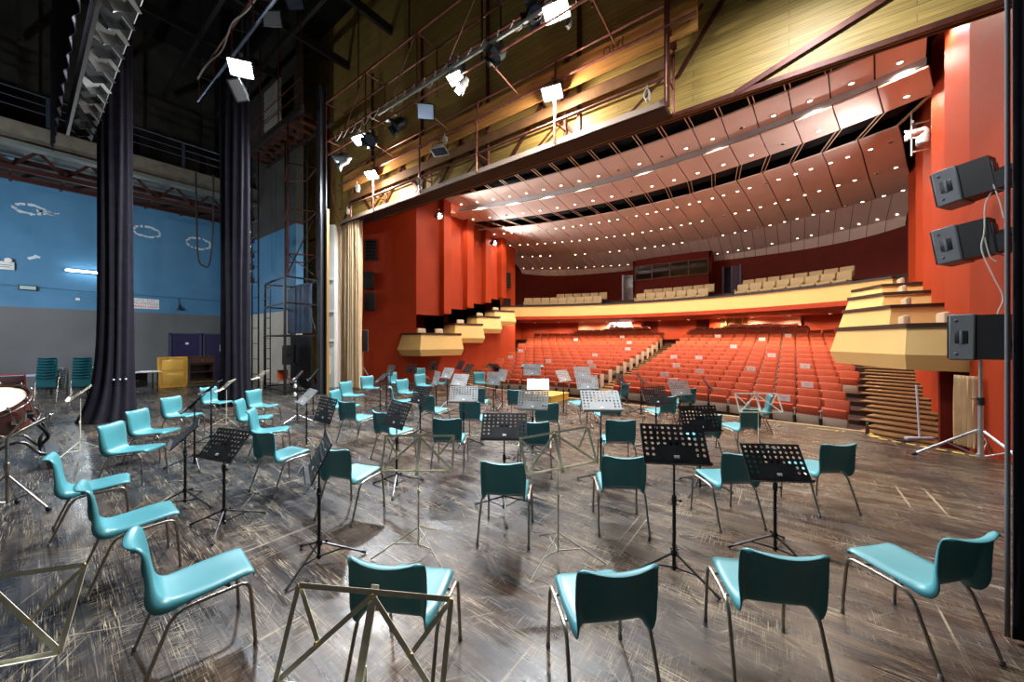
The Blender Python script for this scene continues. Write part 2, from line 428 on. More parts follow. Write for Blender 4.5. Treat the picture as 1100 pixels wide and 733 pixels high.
stairs('trim_5', 'wooden steps beside the left wall', lambda i: row_xl(i)-2.6, lambda i: row_xl(i)-.08)

# ---- stage house
# left wall: grey below, blue above
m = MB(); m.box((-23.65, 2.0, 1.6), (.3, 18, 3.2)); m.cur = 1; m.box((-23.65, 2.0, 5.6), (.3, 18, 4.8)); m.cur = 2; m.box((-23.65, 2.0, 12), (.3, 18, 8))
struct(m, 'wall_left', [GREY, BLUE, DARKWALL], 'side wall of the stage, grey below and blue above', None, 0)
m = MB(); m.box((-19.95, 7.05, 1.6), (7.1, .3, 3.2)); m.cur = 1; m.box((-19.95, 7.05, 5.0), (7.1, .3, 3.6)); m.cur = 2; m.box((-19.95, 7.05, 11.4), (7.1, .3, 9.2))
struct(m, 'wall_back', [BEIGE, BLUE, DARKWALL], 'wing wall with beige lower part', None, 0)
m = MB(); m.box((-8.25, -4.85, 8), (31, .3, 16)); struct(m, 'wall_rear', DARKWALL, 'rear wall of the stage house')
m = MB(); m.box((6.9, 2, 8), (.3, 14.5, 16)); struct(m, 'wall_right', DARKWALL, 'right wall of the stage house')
m = MB(); m.box((-8.25, 2.2, 16.1), (31, 14.2, .3)); struct(m, 'ceiling_stage', BLACKVOID, 'dark ceiling above the stage')
# faint pilasters and conduits of the left wall
m = MB()
for y in (.2, 3.1, 5.7): m.box((-23.42, y, 12.2), (.22, .5, 7.6))
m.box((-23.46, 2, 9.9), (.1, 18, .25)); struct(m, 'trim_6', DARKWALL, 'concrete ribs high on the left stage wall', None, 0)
m = MB()
for (y,a,b) in ((-1.1,4.1,6.3),(2.2,3.9,9),(4.6,3.55,3.95)): m.cyl((-23.47,y,a),(-23.47,y,b),.018,6)
m.tube([(-23.47,-4,4.05),(-23.47,0,4.0),(-23.47,6.9,3.95)], .02, 6)
struct(m, 'trim_7', mat('conduit_blue', (.05,.14,.24), .5), 'thin conduits along the blue wall')
# outline clouds painted on the blue wall
m = MB(); rc = random.Random(5)
def cloud(y, z, s, flat=.55):
    pts = []
    for k in range(40):
        a = 2*pi*k/40; rr = 1 + .16*abs(sin(a*3.5)) + .05*rc.random()
        pts.append((-23.495, y+s*rr*cos(a), z+s*flat*rr*sin(a)))
    for k in range(40):
        if rc.random() < .82: m.bar(pts[k], pts[(k+1)%40], .05+.06*rc.random(), .008, (1,0,0))
cloud(.25, 7.0, .34, .45); cloud(3.5, 6.9, .40, .5); cloud(5.35, 6.75, .42, .55)
for k in range(12): m.box((-23.495, .45+.5*rc.random(), 6.93+.12*rc.random()), (.008, .16*rc.random()+.04, .05*rc.random()+.02))
m.box((-23.495, .3, 5.13), (.008,.22,.1), rot=(.5,0,0)); m.box((-23.495, .42, 5.2), (.008,.16,.07), rot=(-.5,0,0))
struct(m, 'trim_8', mat('white_wall_paint', (.62,.70,.76), .6), 'white cloud outlines painted on the blue wall', None, 0)
# doors in the left wall
def stage_door(name, y0, y1, label, sign):
    d = MB(); d.cur = 0; d.box((-23.47, (y0+y1)/2, 1.14), (.1, y1-y0, 2.28))
    d.cur = 1; w = y1-y0
    for s in (-1,1): d.box((-23.40, (y0+y1)/2+s*(w/2-.03), 1.14), (.07,.06,2.28))
    d.box((-23.40,(y0+y1)/2,2.25),(.07,w,.06))
    d.cur = 0
    for z,h in ((.65,.8),(1.55,.75)): d.rbox((-23.41,(y0+y1)/2,z),(.03,w*.72,h),.01)
    o = struct(d, name, [PURPLE, mat('indigo_frame', (.06,.05,.12), .35)], label, None, 0)
    h = MB(); h.cyl((-23.40,y0+.14,1.05),(-23.33,y0+.14,1.05),.02); h.cyl((-23.33,y0+.14,1.05),(-23.33,y0+.28,1.05),.014); h.build('door_handle', CHROME, o)
    p = MB(); p.box((-23.385, (y0+y1)/2+sign[0], sign[1]), (.006, sign[2], sign[3])); p.build('notice_plate', PAPER, o)
stage_door('door_1', 4.25, 5.42, 'indigo painted door behind the yellow wooden panel', (.05,1.78,.12,.10))
stage_door('door_2', 5.5, 6.6, 'indigo door with a white notice beside the black curtain', (.28,1.55,.32,.34))

# ---- proscenium wall, boarded ochre on the stage side
m = MB()
m.box((-7.1, 8.47, 11.35), (28.2, .10, 9.3))                 # header
m.box((-19.05, 8.62, 3.35), (4.7, .4, 6.7))                  # left of the opening
struct(m, 'wall_proscenium', OCHRE, 'ochre boarded proscenium wall over the stage opening', None, 0)
m = MB(); m.box((5.15, 8.62, 3.35), (3.7, .4, 6.7)); struct(m, 'wall_proscenium_right', OCHRE, 'right pier of the proscenium', None, 0)
m = MB(); m.box((-7.1, 8.40, 6.72), (28.2, .07, .09)); m.box((-7.1, 8.53, 6.70), (28.2, .05, .05))
for x in (-16.6, -13.2, -10.2, -7.2, -4.2): m.box((x, 8.39, 9.6), (.09,.06,5.8))
m.bar((-.85,8.38,6.73),(2.9,8.38,7.98),.10,.05); m.bar((-1.9,8.38,7.5),(-.9,8.38,8.9),.08,.05)
for x in (-15.6, -12.6, -9.6, -6.6): m.bar((x,8.38,6.8),(x+2.2,8.38,9.2),.09,.05); m.bar((x+2.6,8.38,6.8),(x+.6,8.38,9.0),.07,.05)
struct(m, 'trim_9', STEEL_RED, 'dark steel braces on the ochre boarding', None, 0)
# white plaster jamb left of the opening, with a niche
m = MB(); m.prism([(-15.45,7.80),(-15.2,7.58),(-14.85,7.72),(-15.1,8.4),(-15.45,8.4)], 0, 6.66)
for z in (1.9, 3.1, 4.4): m.box((-15.02, 7.62, z), (.36,.04,.03), rot=(0,0,.38))
struct(m, 'wall_jamb', WHITEWALL, 'white plaster jamb beside the beige curtain')
m = MB(); m.cur = 0
for a in ((-.34,0,.02,.9),(.34,0,.02,.9)): m.box((-14.98+a[0]*.7, 7.36, .95), (.03,.3,.75))
for z in (.58,1.32): m.box((-14.98,7.36,z),(.5,.3,.03))
m.cur = 1; m.box((-14.98,7.50,.95),(.46,.02,.72)); m.cur = 0; m.box((-15.10,7.34,.95),(.12,.2,.66))
bx = m.build('wall_cabinet', [mat('pale_cabinet_wood', (.66,.52,.38), .5), PAPER], None)
tag(bx, 'small pale open wall box beside the beige curtain', 'cabinet')

# ---- auditorium side walls: saw-tooth bays with openings for the boxes
BAY = [11.3, 13.2, 15.1, 16.8, 18.5, 20.3]
BAYR = [10.35, 12.8, 14.7, 16.3, 18.0, 20.2]
OPEN = [(2.0,3.2),(2.5,3.65),(3.05,4.1),(3.5,4.55),None]
def side_wall(name, label, mats, sgn, ys, x_of, first):
    m = MB(); TOP = 9.9
    def q(p0, p1, z0, z1, flip=False): m.quad((p0[0],p0[1],z0),(p1[0],p1[1],z0),(p1[0],p1[1],z1),(p0[0],p0[1],z1))
    m.cur = 0; prev = first[0]
    for p in first[1:]: q(prev, p, -1.2, TOP); prev = p
    for k in range(5):
        y0, y1 = ys[k], ys[k+1]; n = (x_of(y0)-sgn*.55, y0); f = (x_of(y1)+sgn*.0, y1)
        q(prev, n, -1.2, TOP)                                    # the return of the pier
        op = OPEN[k] if sgn > 0 else None
        mid = (n[0]+(f[0]-n[0])*.62, n[1]+(f[1]-n[1])*.62)
        if op:
            q(n, f, -1.2, op[0]); q(n, f, op[1], TOP)
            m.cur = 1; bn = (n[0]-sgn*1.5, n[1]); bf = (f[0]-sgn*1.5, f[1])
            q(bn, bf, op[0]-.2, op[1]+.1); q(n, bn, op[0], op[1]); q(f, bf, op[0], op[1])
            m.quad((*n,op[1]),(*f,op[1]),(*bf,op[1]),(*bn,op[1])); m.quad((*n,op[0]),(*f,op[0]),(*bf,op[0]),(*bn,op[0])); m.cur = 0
        else: q(n, f, -1.2, TOP)
        prev = f
    return m, prev
m, p = side_wall('l', '', None, 1, BAY, lambda y: -14.15-.09*(y-11.3), [(-16.7,9.0),(-16.45,9.55),(-14.15,11.3)])
for y, z in ((13.2,3.3),(15.1,3.75),(16.8,4.2),(18.5,4.65)): m.box((-14.15-.09*(y-11.3)-.02, y, (z+9.9)/2), (.62,.5,9.9-z))
m.quad((*p,-1.2),(-18.8,20.6,-1.2),(-18.8,20.6,9.9),(*p,9.9)); m.quad((-18.8,20.6,-1.2),(-18.8,27,-1.2),(-18.8,27,9.9),(-18.8,20.6,9.9))
struct(m, 'wall_auditorium_left', [RED, REDDARK], 'red stepped side wall behind the cream boxes', None, 0)
m, p = side_wall('r', '', None, -1, BAYR, lambda y: 2.62+.10*(y-10.35), [(3.0,8.8),(2.86,9.3),(2.62,10.35)])
m.quad((*p,-1.2),(6.2,20.6,-1.2),(6.2,20.6,9.9),(*p,9.9))
struct(m, 'wall_auditorium_right', [RED, REDDARK], 'red stepped side wall with speakers and boxes', None, 0)
# dark little windows / vents in the left wall
def wall_vent(x, y, z, w, h, dy, label):
    t0 = thing('wall_vent', label, 'vent', (x, y, z), atan2(dy[1], dy[0]), 'dark wall vents')
    a = MB(); a.box((0,0,0),(w,.05,h)); a.build('backing', BLACKVOID, t0)
    a = MB()
    for s in (-1,1): a.box((s*w/2,-.03,0),(.05,.07,h+.05)); a.box((0,-.03,s*h/2),(w,.07,.05))
    for k in range(5): a.box((0,-.03,-h/2+h*(k+1)/6),(w,.03,.02))
    a.build('frame', mat('dark_red_frame', (.06,.015,.01), .5), t0)
    return t0
wall_vent(-15.83, 9.99, 6.2, .55, .95, (2.3,1.75), 'dark louvred vent in the red wall above the small speakers')
wall_vent(-14.92, 19.4, 5.9, .5, 1.0, (.1,1), 'dark vent high on the farthest red pier')
wall_vent(-14.92, 19.4, 4.2, .5, 1.0, (.1,1), 'lower dark vent on the farthest red pier')

# ---- back wall of the stalls (under the balcony)
def back_arc(mb, a0, a1, z0, z1, r=32.6, th=.25, n=8, cc=(CX,CY)): arc_slab(mb, cc, r, r+th, a0, a1, z0, z1, n)
ZB = row_z(16)
m = MB()
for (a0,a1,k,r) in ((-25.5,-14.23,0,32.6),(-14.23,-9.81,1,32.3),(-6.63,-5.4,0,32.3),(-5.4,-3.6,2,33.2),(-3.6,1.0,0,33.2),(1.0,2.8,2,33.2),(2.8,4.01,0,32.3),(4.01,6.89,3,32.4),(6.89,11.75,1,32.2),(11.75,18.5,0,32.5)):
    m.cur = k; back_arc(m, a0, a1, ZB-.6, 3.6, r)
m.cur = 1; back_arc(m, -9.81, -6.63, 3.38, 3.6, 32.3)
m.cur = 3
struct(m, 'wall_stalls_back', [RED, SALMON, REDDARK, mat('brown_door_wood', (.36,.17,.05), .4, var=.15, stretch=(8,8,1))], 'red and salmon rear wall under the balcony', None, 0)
# the open doorway and the bright foyer behind it
def pol(a, r): return (CX+r*sin(R(a)), CY+r*cos(R(a)))
m = MB(); A, B, C, D = pol(-10.6,32.6), pol(-5.8,32.6), pol(-5.6,35.5), pol(-10.8,35.5)
for p0,p1 in ((A,D),(D,C),(C,B)): m.quad((*p0,1.65),(*p1,1.65),(*p1,4.4),(*p0,4.4))
m.quad((*A,1.70),(*B,1.70),(*C,1.70),(*D,1.70)); m.quad((*A,4.4),(*B,4.4),(*C,4.4),(*D,4.4))
struct(m, 'wall_foyer', WHITEWALL, 'white foyer behind the open doorway', None, 0)
m = MB()
for a in (-9.81,-6.63): x,y = pol(a,32.35); m.box((x,y,(ZB+3.4)/2),(.12,.35,3.4-ZB))
x,y = pol(-8.2,32.35); m.box((x,y,3.4),(1.95,.3,.1)); struct(m, 'door_3', WHITEMET, 'white frame of the open rear doorway', None, 0)
m = MB()
x0,y0 = pol(-9.1,32.7); m.box((x0-.45,y0+.25,(ZB+3.3)/2),(.06,.7,3.3-ZB),rot=(0,0,-.3)); struct(m, 'door_4', PLASTGREY, 'dark open leaf of the rear doorway', None, 0)
m = MB()
for a in (4.6,5.45,6.3):
    x,y = pol(a,32.25); m.box((x,y,2.75),(.06,.06,1.5),rot=(0,0,-R(a)))
for a in (5.32,5.58): x,y = pol(a,32.22); m.box((x,y,2.6),(.05,.06,.5),rot=(0,0,-R(a)))
struct(m, 'trim_10', BRASS, 'brass strips on the brown double door', None, 0)

# ---- upper rear wall, control booth and doors
UC = (-6.1, 12.1)
m = MB()
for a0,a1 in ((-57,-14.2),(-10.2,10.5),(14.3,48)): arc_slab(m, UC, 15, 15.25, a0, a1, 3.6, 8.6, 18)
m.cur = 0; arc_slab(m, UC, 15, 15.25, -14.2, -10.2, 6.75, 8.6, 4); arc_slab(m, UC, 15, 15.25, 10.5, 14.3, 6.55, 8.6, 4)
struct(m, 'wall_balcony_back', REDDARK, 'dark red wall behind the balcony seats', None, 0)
m = MB(); arc_slab(m, UC, 15.5, 15.6, -18, -7, 3.9, 7.2, 6); struct(m, 'wall_upper_foyer', WHITEWALL, 'pale lobby behind the left balcony door')
m = MB(); arc_slab(m, UC, 15.6, 15.7, 9, 16, 3.9, 7, 6); struct(m, 'wall_upper_lobby', mat('dim_lilac_wall', (.12,.11,.17), .5), 'dim lobby behind the right balcony door')
m = MB()
for a in (10.5,14.3): m.box((UC[0]+15*sin(R(a)), UC[1]+15*cos(R(a)), 5.5),(.09,.2,2.2))
m.box((UC[0]+15.0*sin(R(13.3)), UC[1]+15.0*cos(R(13.3))-.3, 5.5),(.5,.05,2.05),rot=(0,0,.7)); struct(m, 'door_5', mat('lilac_grey_door', (.20,.19,.27), .3), 'grey door standing ajar behind the right balcony seats', None, 0)
m = MB()
for a in (-14.2,-10.2): m.box((UC[0]+14.98*sin(R(a)), UC[1]+14.98*cos(R(a)), 5.5),(.08,.2,2.5))
struct(m, 'door_6', WHITEMET, 'frame of the lit door behind the left balcony seats', None, 0)
bt = thing('control_booth', 'dark red control booth with a strip of windows above the balcony', 'booth', (-6.35, 26.0, 5.0))
m = MB(); m.box((0,.55,.55),(4.9,1.2,1.3)); m.box((0,.55,2.35),(4.9,1.2,.5)); m.box((0,1.0,1.6),(4.9,.25,1.1))
for s in (-1,1): m.box((s*2.4,.55,1.4),(.12,1.2,2.4))
m.build('body', REDDARK, bt, 0)
for k in range(4):
    fr = MB(); x = -1.72+1.15*k
    for s in (-1,1): fr.box((x+s*.56,-.06,1.62),(.035,.06,.98))
    for z in (1.15,2.1): fr.box((x,-.06,z),(1.15,.06,.035))
    f = fr.build('window_frame', mat('booth_frame', (.16,.08,.04), .4), bt, 0)
    g = MB(); g.box((x,-.03,1.62),(1.10,.02,.95)); g.build('pane', GLASSDK, f, 0)

# ---- balcony
BC = (-6.25, 7.3); BR = 14.7
bal = thing('balcony', 'cream curved balcony front spanning the rear of the auditorium', 'balcony', (0,0,0))
m = MB(); n = 48; vs = []
prof = [(0,3.50),(-.10,4.14),(.06,4.14),(.10,3.50)]
for k in range(n+1):
    a = R(-39+78*k/n)
    for dr,z in prof: vs.append((BC[0]+(BR+dr)*sin(a), BC[1]+(BR+dr)*cos(a), z))
fs = [(k*4+j, k*4+(j+1)%4, k*4+4+(j+1)%4, k*4+4+j) for k in range(n) for j in range(4)]
m.add(vs, fs); m.build('fascia', CREAM, bal, 25)
m = MB(); arc_slab(m, BC, BR-.14, BR+.12, -39, 39, 4.14, 4.21, n); m.build('handrail', PLASTBLK, bal, 0)
m = MB(); arc_slab(m, BC, BR-.04, BR+.3, -39, 39, 3.30, 3.5, n); arc_slab(m, BC, BR+.3, BR+7.25, -58, 50, 3.42, 3.5, n); m.build('soffit', RED, bal, 0)
m = MB()
for (r0,r1,z) in ((.12,1.7,3.95),(1.7,2.6,4.3),(2.6,3.5,4.65),(3.5,5.2,4.75)): arc_slab(m, BC, BR+r0, BR+r1, -40, 40, 3.5, z, n)
m.build('terraces', CARPET, bal, 0)

# ---- audience boxes
def theatre_box(pts, zr, zv, zb, label, sgn):
    """pts: far corner, bend, near end in plan; zr rail top, zv widest line, zb underside"""
    b = thing('theatre_box', label, 'box balcony', (0,0,0), 0, 'cream boxes on the %s wall' % ('left' if sgn < 0 else 'right'))
    P = [Vector((x,y,0)) for x,y in pts]; inner = [Vector((x,y,0)) for x,y in pts]
    cen = Vector((P[0].x - (-sgn)*(-1)*1.2, (P[0].y+P[-1].y)/2, 0))
    cen = Vector((P[0].x + sgn*1.3, (P[0].y+P[-1].y)/2 + .3, 0))
    def off(p, d): v = (p-cen); v.normalize(); return p + v*d
    wall = [Vector((P[0].x + sgn*1.5, P[0].y+.0, 0)), Vector((P[-1].x + sgn*.7, P[-1].y, 0))]
    loop = [wall[0]] + P + [wall[1]]
    def ring(d, z): return [((off(p,d)).x, (off(p,d)).y, z) for p in loop]
    for nm, z0, z1, d0, d1, mm in (('fascia', zv, zr-.09, .16, 0, CREAM if True else None), ('underside', zb, zv, .03, .16, ORANGE)):
        m = MB(); A, Bq = ring(d0, z0), ring(d1, z1); k = len(A)
        m.add(A+Bq, [(i, i+1, k+i+1, k+i) for i in range(k-1)] + ([tuple(range(k))] if nm == 'underside' else [])); m.build(nm, mm, b, 20)
    m = MB(); A = ring(.0, zr-.675); m.add(A, [tuple(range(len(A)))]); m.build('box_floor', CARPET, b, 0)
    m = MB(); A, Bq = ring(.05, zr-.09), ring(.05, zr); C = ring(-.12, zr); k = len(A)
    m.add(A+Bq+C, [(i,i+1,k+i+1,k+i) for i in range(k-1)] + [(k+i,k+i+1,2*k+i+1,2*k+i) for i in range(k-1)]); m.build('handrail', WOODDARK, b, 20)
    return b
RB = [([(1.0,12.8),(1.87,10.6),(2.55,10.45)],2.25,1.63,1.33), ([(1.3,14.75),(2.05,13.15),(2.85,13.2)],2.81,2.17,1.9), ([(1.57,16.35),(2.22,15.15),(3.0,15.2)],3.32,2.7,2.4), ([(1.83,18.0),(2.42,16.75),(3.15,16.8)],3.74,3.1,2.8)]
LBX = [([(-13.05,13.15),(-13.55,11.1),(-14.25,10.9)],2.28,1.50,1.2), ([(-13.25,15.0),(-13.85,13.55),(-14.4,13.5)],2.83,2.05,1.8), ([(-13.45,16.75),(-14.0,15.4),(-14.6,15.4)],3.32,2.6,2.35), ([(-13.65,18.4),(-14.15,17.15),(-14.75,17.15)],3.77,3.1,2.85)]
wh = ['nearest the stage, lowest of the four', 'second from the stage', 'third from the stage', 'farthest and highest']
for k in range(4):
    theatre_box(*RB[k], 'cream box with dark rail on the right wall, ' + wh[k], 1)
    theatre_box(*LBX[k], 'cream box with dark rail on the left wall, ' + wh[k], -1)

# ---- ceiling of salmon panels in curved bands
CCX = -6.15
def cpt(t, half, Ye, sag, z): u = 2*t-1; return Vector((CCX+half*u, Ye+sag*(1-u*u), z))
def ceil_band(name, label, e0, e1, n, th=.05, gap=.02, mats=CEILP):
    """panels between two arcs e=(half,Y,sag,z); each panel is a thin slab, seams left open"""
    m = MB()
    for k in range(n):
        a, b = (k+gap)/n, (k+1-gap)/n
        q = [cpt(a,*e0), cpt(b,*e0), cpt(b,*e1), cpt(a,*e1)]; up = Vector((0,0,th))
        m.slab(q, [p+up for p in q])
    o = struct(m, name, mats, label, None, 0); return o
E1a, E1b = (8.75,12.75,1.25,9.15), (8.9,13.6,1.8,9.0)
E2a, E2b = (8.95,13.62,1.8,8.75), (9.3,14.8,2.25,8.6)
F0, F1, F2, F3, F4 = (8.85,16.2,2.1,8.5), (9.1,17.2,2.3,8.47), (9.6,19.4,2.8,8.3), (10.15,21.4,3.4,8.0), (10.2,22.9,4.0,7.3)
F5 = (10.2,23.3,4.2,6.7)
E0a, E0b = (8.5,10.2,1.2,9.3), (8.6,11.6,1.4,9.2)
bands = [(E0a,E0b,20,'ceiling_1','salmon ceiling panels nearest the stage'),(E1a,E1b,20,'ceiling_2','first full band of salmon ceiling panels'),(E2a,E2b,20,'ceiling_3','second band of salmon ceiling panels'),(F0,F1,20,'ceiling_4','narrow band of salmon panels behind the black gap'),(F1,F2,20,'ceiling_5','wide band of salmon ceiling panels'),(F2,F3,20,'ceiling_6','wide rear band of salmon ceiling panels'),(F3,F4,36,'ceiling_7','steep rear band of narrow salmon panels'),(F4,F5,36,'ceiling_8','lowest band of narrow panels above the balcony')]
for e0,e1,n,nm,lb in bands: ceil_band(nm, lb, e0, e1, n)
# grey riser between the first two bands, dark seams and void above
m = MB()
for k in range(40):
    a, b = k/40, (k+1)/40; p, q = cpt(a,*E1b), cpt(b,*E1b); m.quad(p, q, Vector((q.x,q.y+.03,8.82)), Vector((p.x,p.y+.03,8.82)))
struct(m, 'trim_11', SLOTGREY, 'grey metal riser between two ceiling bands', None, 0)
m = MB(); m.box((-6.1,17,9.95),(27,17,.1)); struct(m, 'ceiling_void', BLACKVOID, 'black void above the ceiling panels', None, 0)
m = MB()
for e0,e1,n,nm,lb in bands:
    for k in range(40):
        a, b = k/40, (k+1)/40; up = Vector((0,0,.065)); m.quad(cpt(a,*e0)+up, cpt(b,*e0)+up, cpt(b,*e1)+up, cpt(a,*e1)+up)
struct(m, 'ceiling_seams', mat('dark_seam', (.10,.045,.025), .7), 'dark seams between ceiling panels', None, 0)
# pale hangers in the black gaps
m = MB()
for (ea,eb) in ((E0b,E1a),(E2b,F0)):
    for k in range(21):
        for s in (-.0035,.0035):
            p, q = cpt(min(1,max(0,k/20+s)),*ea), cpt(min(1,max(0,k/20+s)),*eb); m.bar(p+Vector((0,0,.03)), q+Vector((0,0,.03)), .024, .02, (0,0,1))
struct(m, 'trim_12', mat('tan_strip', (.60,.40,.25), .5), 'tan strips bridging the black ceiling gaps', None, 0)
m = MB()
for (ea,eb) in ((E0b,E1a),(E2b,F0)):
    for k in range(40):
        a, b = k/40, (k+1)/40; up = Vector((0,0,.35)); m.quad(cpt(a,*ea)+up, cpt(b,*ea)+up, cpt(b,*eb)+up, cpt(a,*eb)+up)
struct(m, 'ceiling_gap', BLACKVOID, 'black gaps between ceiling bands', None, 0)
# ================================================================== ORCHESTRA CHAIRS
def shell_mesh(name, m, fl=1.):
    prof = [(.250,.408,.172,.016),(.248,.430,.190,.018),(.228,.444,.203,.018),(.15,.443,.209,.018),(.03,.433,.213,.018),(-.08,.427,.209,.024),(-.145,.433,.203,.034),(-.188,.462,.203,.040),(-.213,.52,.212,.046),(-.232,.60,.219,.046),(-.250,.68,.219,.042),(-.268,.74,.218,.034),(-.288,.772,.214,.024),(-.312,.781,.203,.014),(-.332,.776,.188,.008)]
    P = bez([(a,b,0) for a,b,c,d in prof], 3); W = bez([(c,d,0) for a,b,c,d in prof], 3); K = len(P); NU = 17
    mb = MB()
    def f(u, v):
        i = min(K-1, int(round(v*(K-1)))); p = P[i]
        s = 2*u-1; w, ro = W[i].x, W[i].y
        back = min(1, max(0, (v-.38)/.22))
        out = Vector((0, -back, -(1-back))).normalized()      # away from the sitter
        cz = min(1,max(0,(v-.44)/.34)); cz = cz*cz*(3-2*cz); conc = -.042*s*s*cz - .006*s*s*(1-back)
        jn = max(0, 1-abs(v-.47)/.14); roll = ro*fl*(.95+.75*jn)*max(0,(abs(s)-.78)/.22)**1.7
        q = Vector((w*s*(1-.02*max(0,(abs(s)-.8)/.2)), p.x, p.y)) + out*(conc+roll)
        if v > .72: q.z += (.020*s*s - .008)*min(1,(v-.72)/.2) - .02*max(0,(abs(s)-.85)/.15)**2*min(1,(v-.8)/.15 if v>.8 else 0)
        return q
    mb.grid(f, NU, K)
    o = mb.build(name, m, None, 60)
    s = o.modifiers.new('s','SOLIDIFY'); s.thickness = .007; s.offset = 0
    bake(o); me = o.data; bpy.data.objects.remove(o); return me
def chair_meshes(m_shell, r=.0105, fl=1.):
    D = {'shell': shell_mesh('seat_shell', m_shell, fl)}
    for s in (-1,1):
        a = MB(); a.tube(bez([(s*.2285,.02,.402),(s*.2285,.14,.405),(s*.2285,.185,.402),(s*.229,.208,.380),(s*.230,.222,.32),(s*.235,.245,.016)],5), r, 8); D[('front',s)] = a.mesh('leg', CHROME_DULL, 60)
        a = MB(); a.tube(bez([(s*.2285,.02,.402),(s*.2285,-.07,.396),(s*.2285,-.115,.384),(s*.229,-.14,.358),(s*.231,-.165,.31),(s*.240,-.275,.016)],5), r, 8); D[('rear',s)] = a.mesh('leg', CHROME_DULL, 60)
        for nm,x,y in (('front',s*.235,.245),('rear',s*.240,-.276)):
            a = MB(); a.lathe([(.009,.0),(.013,.0),(.014,.012),(.012,.03)],10,Matrix.Translation((x,y,0))); D[('glide',nm,s)] = a.mesh('glide', mat('grey_glide',(.25,.25,.24),.6), 40)
    a = MB(); a.tube([(-.228,.12,.403),(.228,.12,.403)], .008, 6); a.tube([(-.228,-.07,.396),(.228,-.07,.396)], .008, 6); a.tube([(-.2,.12,.404),(.2,-.07,.399)],.005,6); a.tube([(.2,.12,.404),(-.2,-.07,.399)],.005,6)
    D['under'] = a.mesh('underseat_brace', CHROME_DULL, 60); return D
def make_chair(D, name, label, group, loc, rz, glides=True):
    t = thing(name, label, 'chair', loc, rz, group)
    obj('seat_shell', D['shell'], t); obj('underseat_brace', D['under'], t)
    for k in ('front','rear'):
        for s in (-1,1):
            l = obj('leg', D[(k,s)], t)
            if glides: obj('glide', D[('glide',k,s)], l)
    return t
TEALCH = chair_meshes(TEAL)
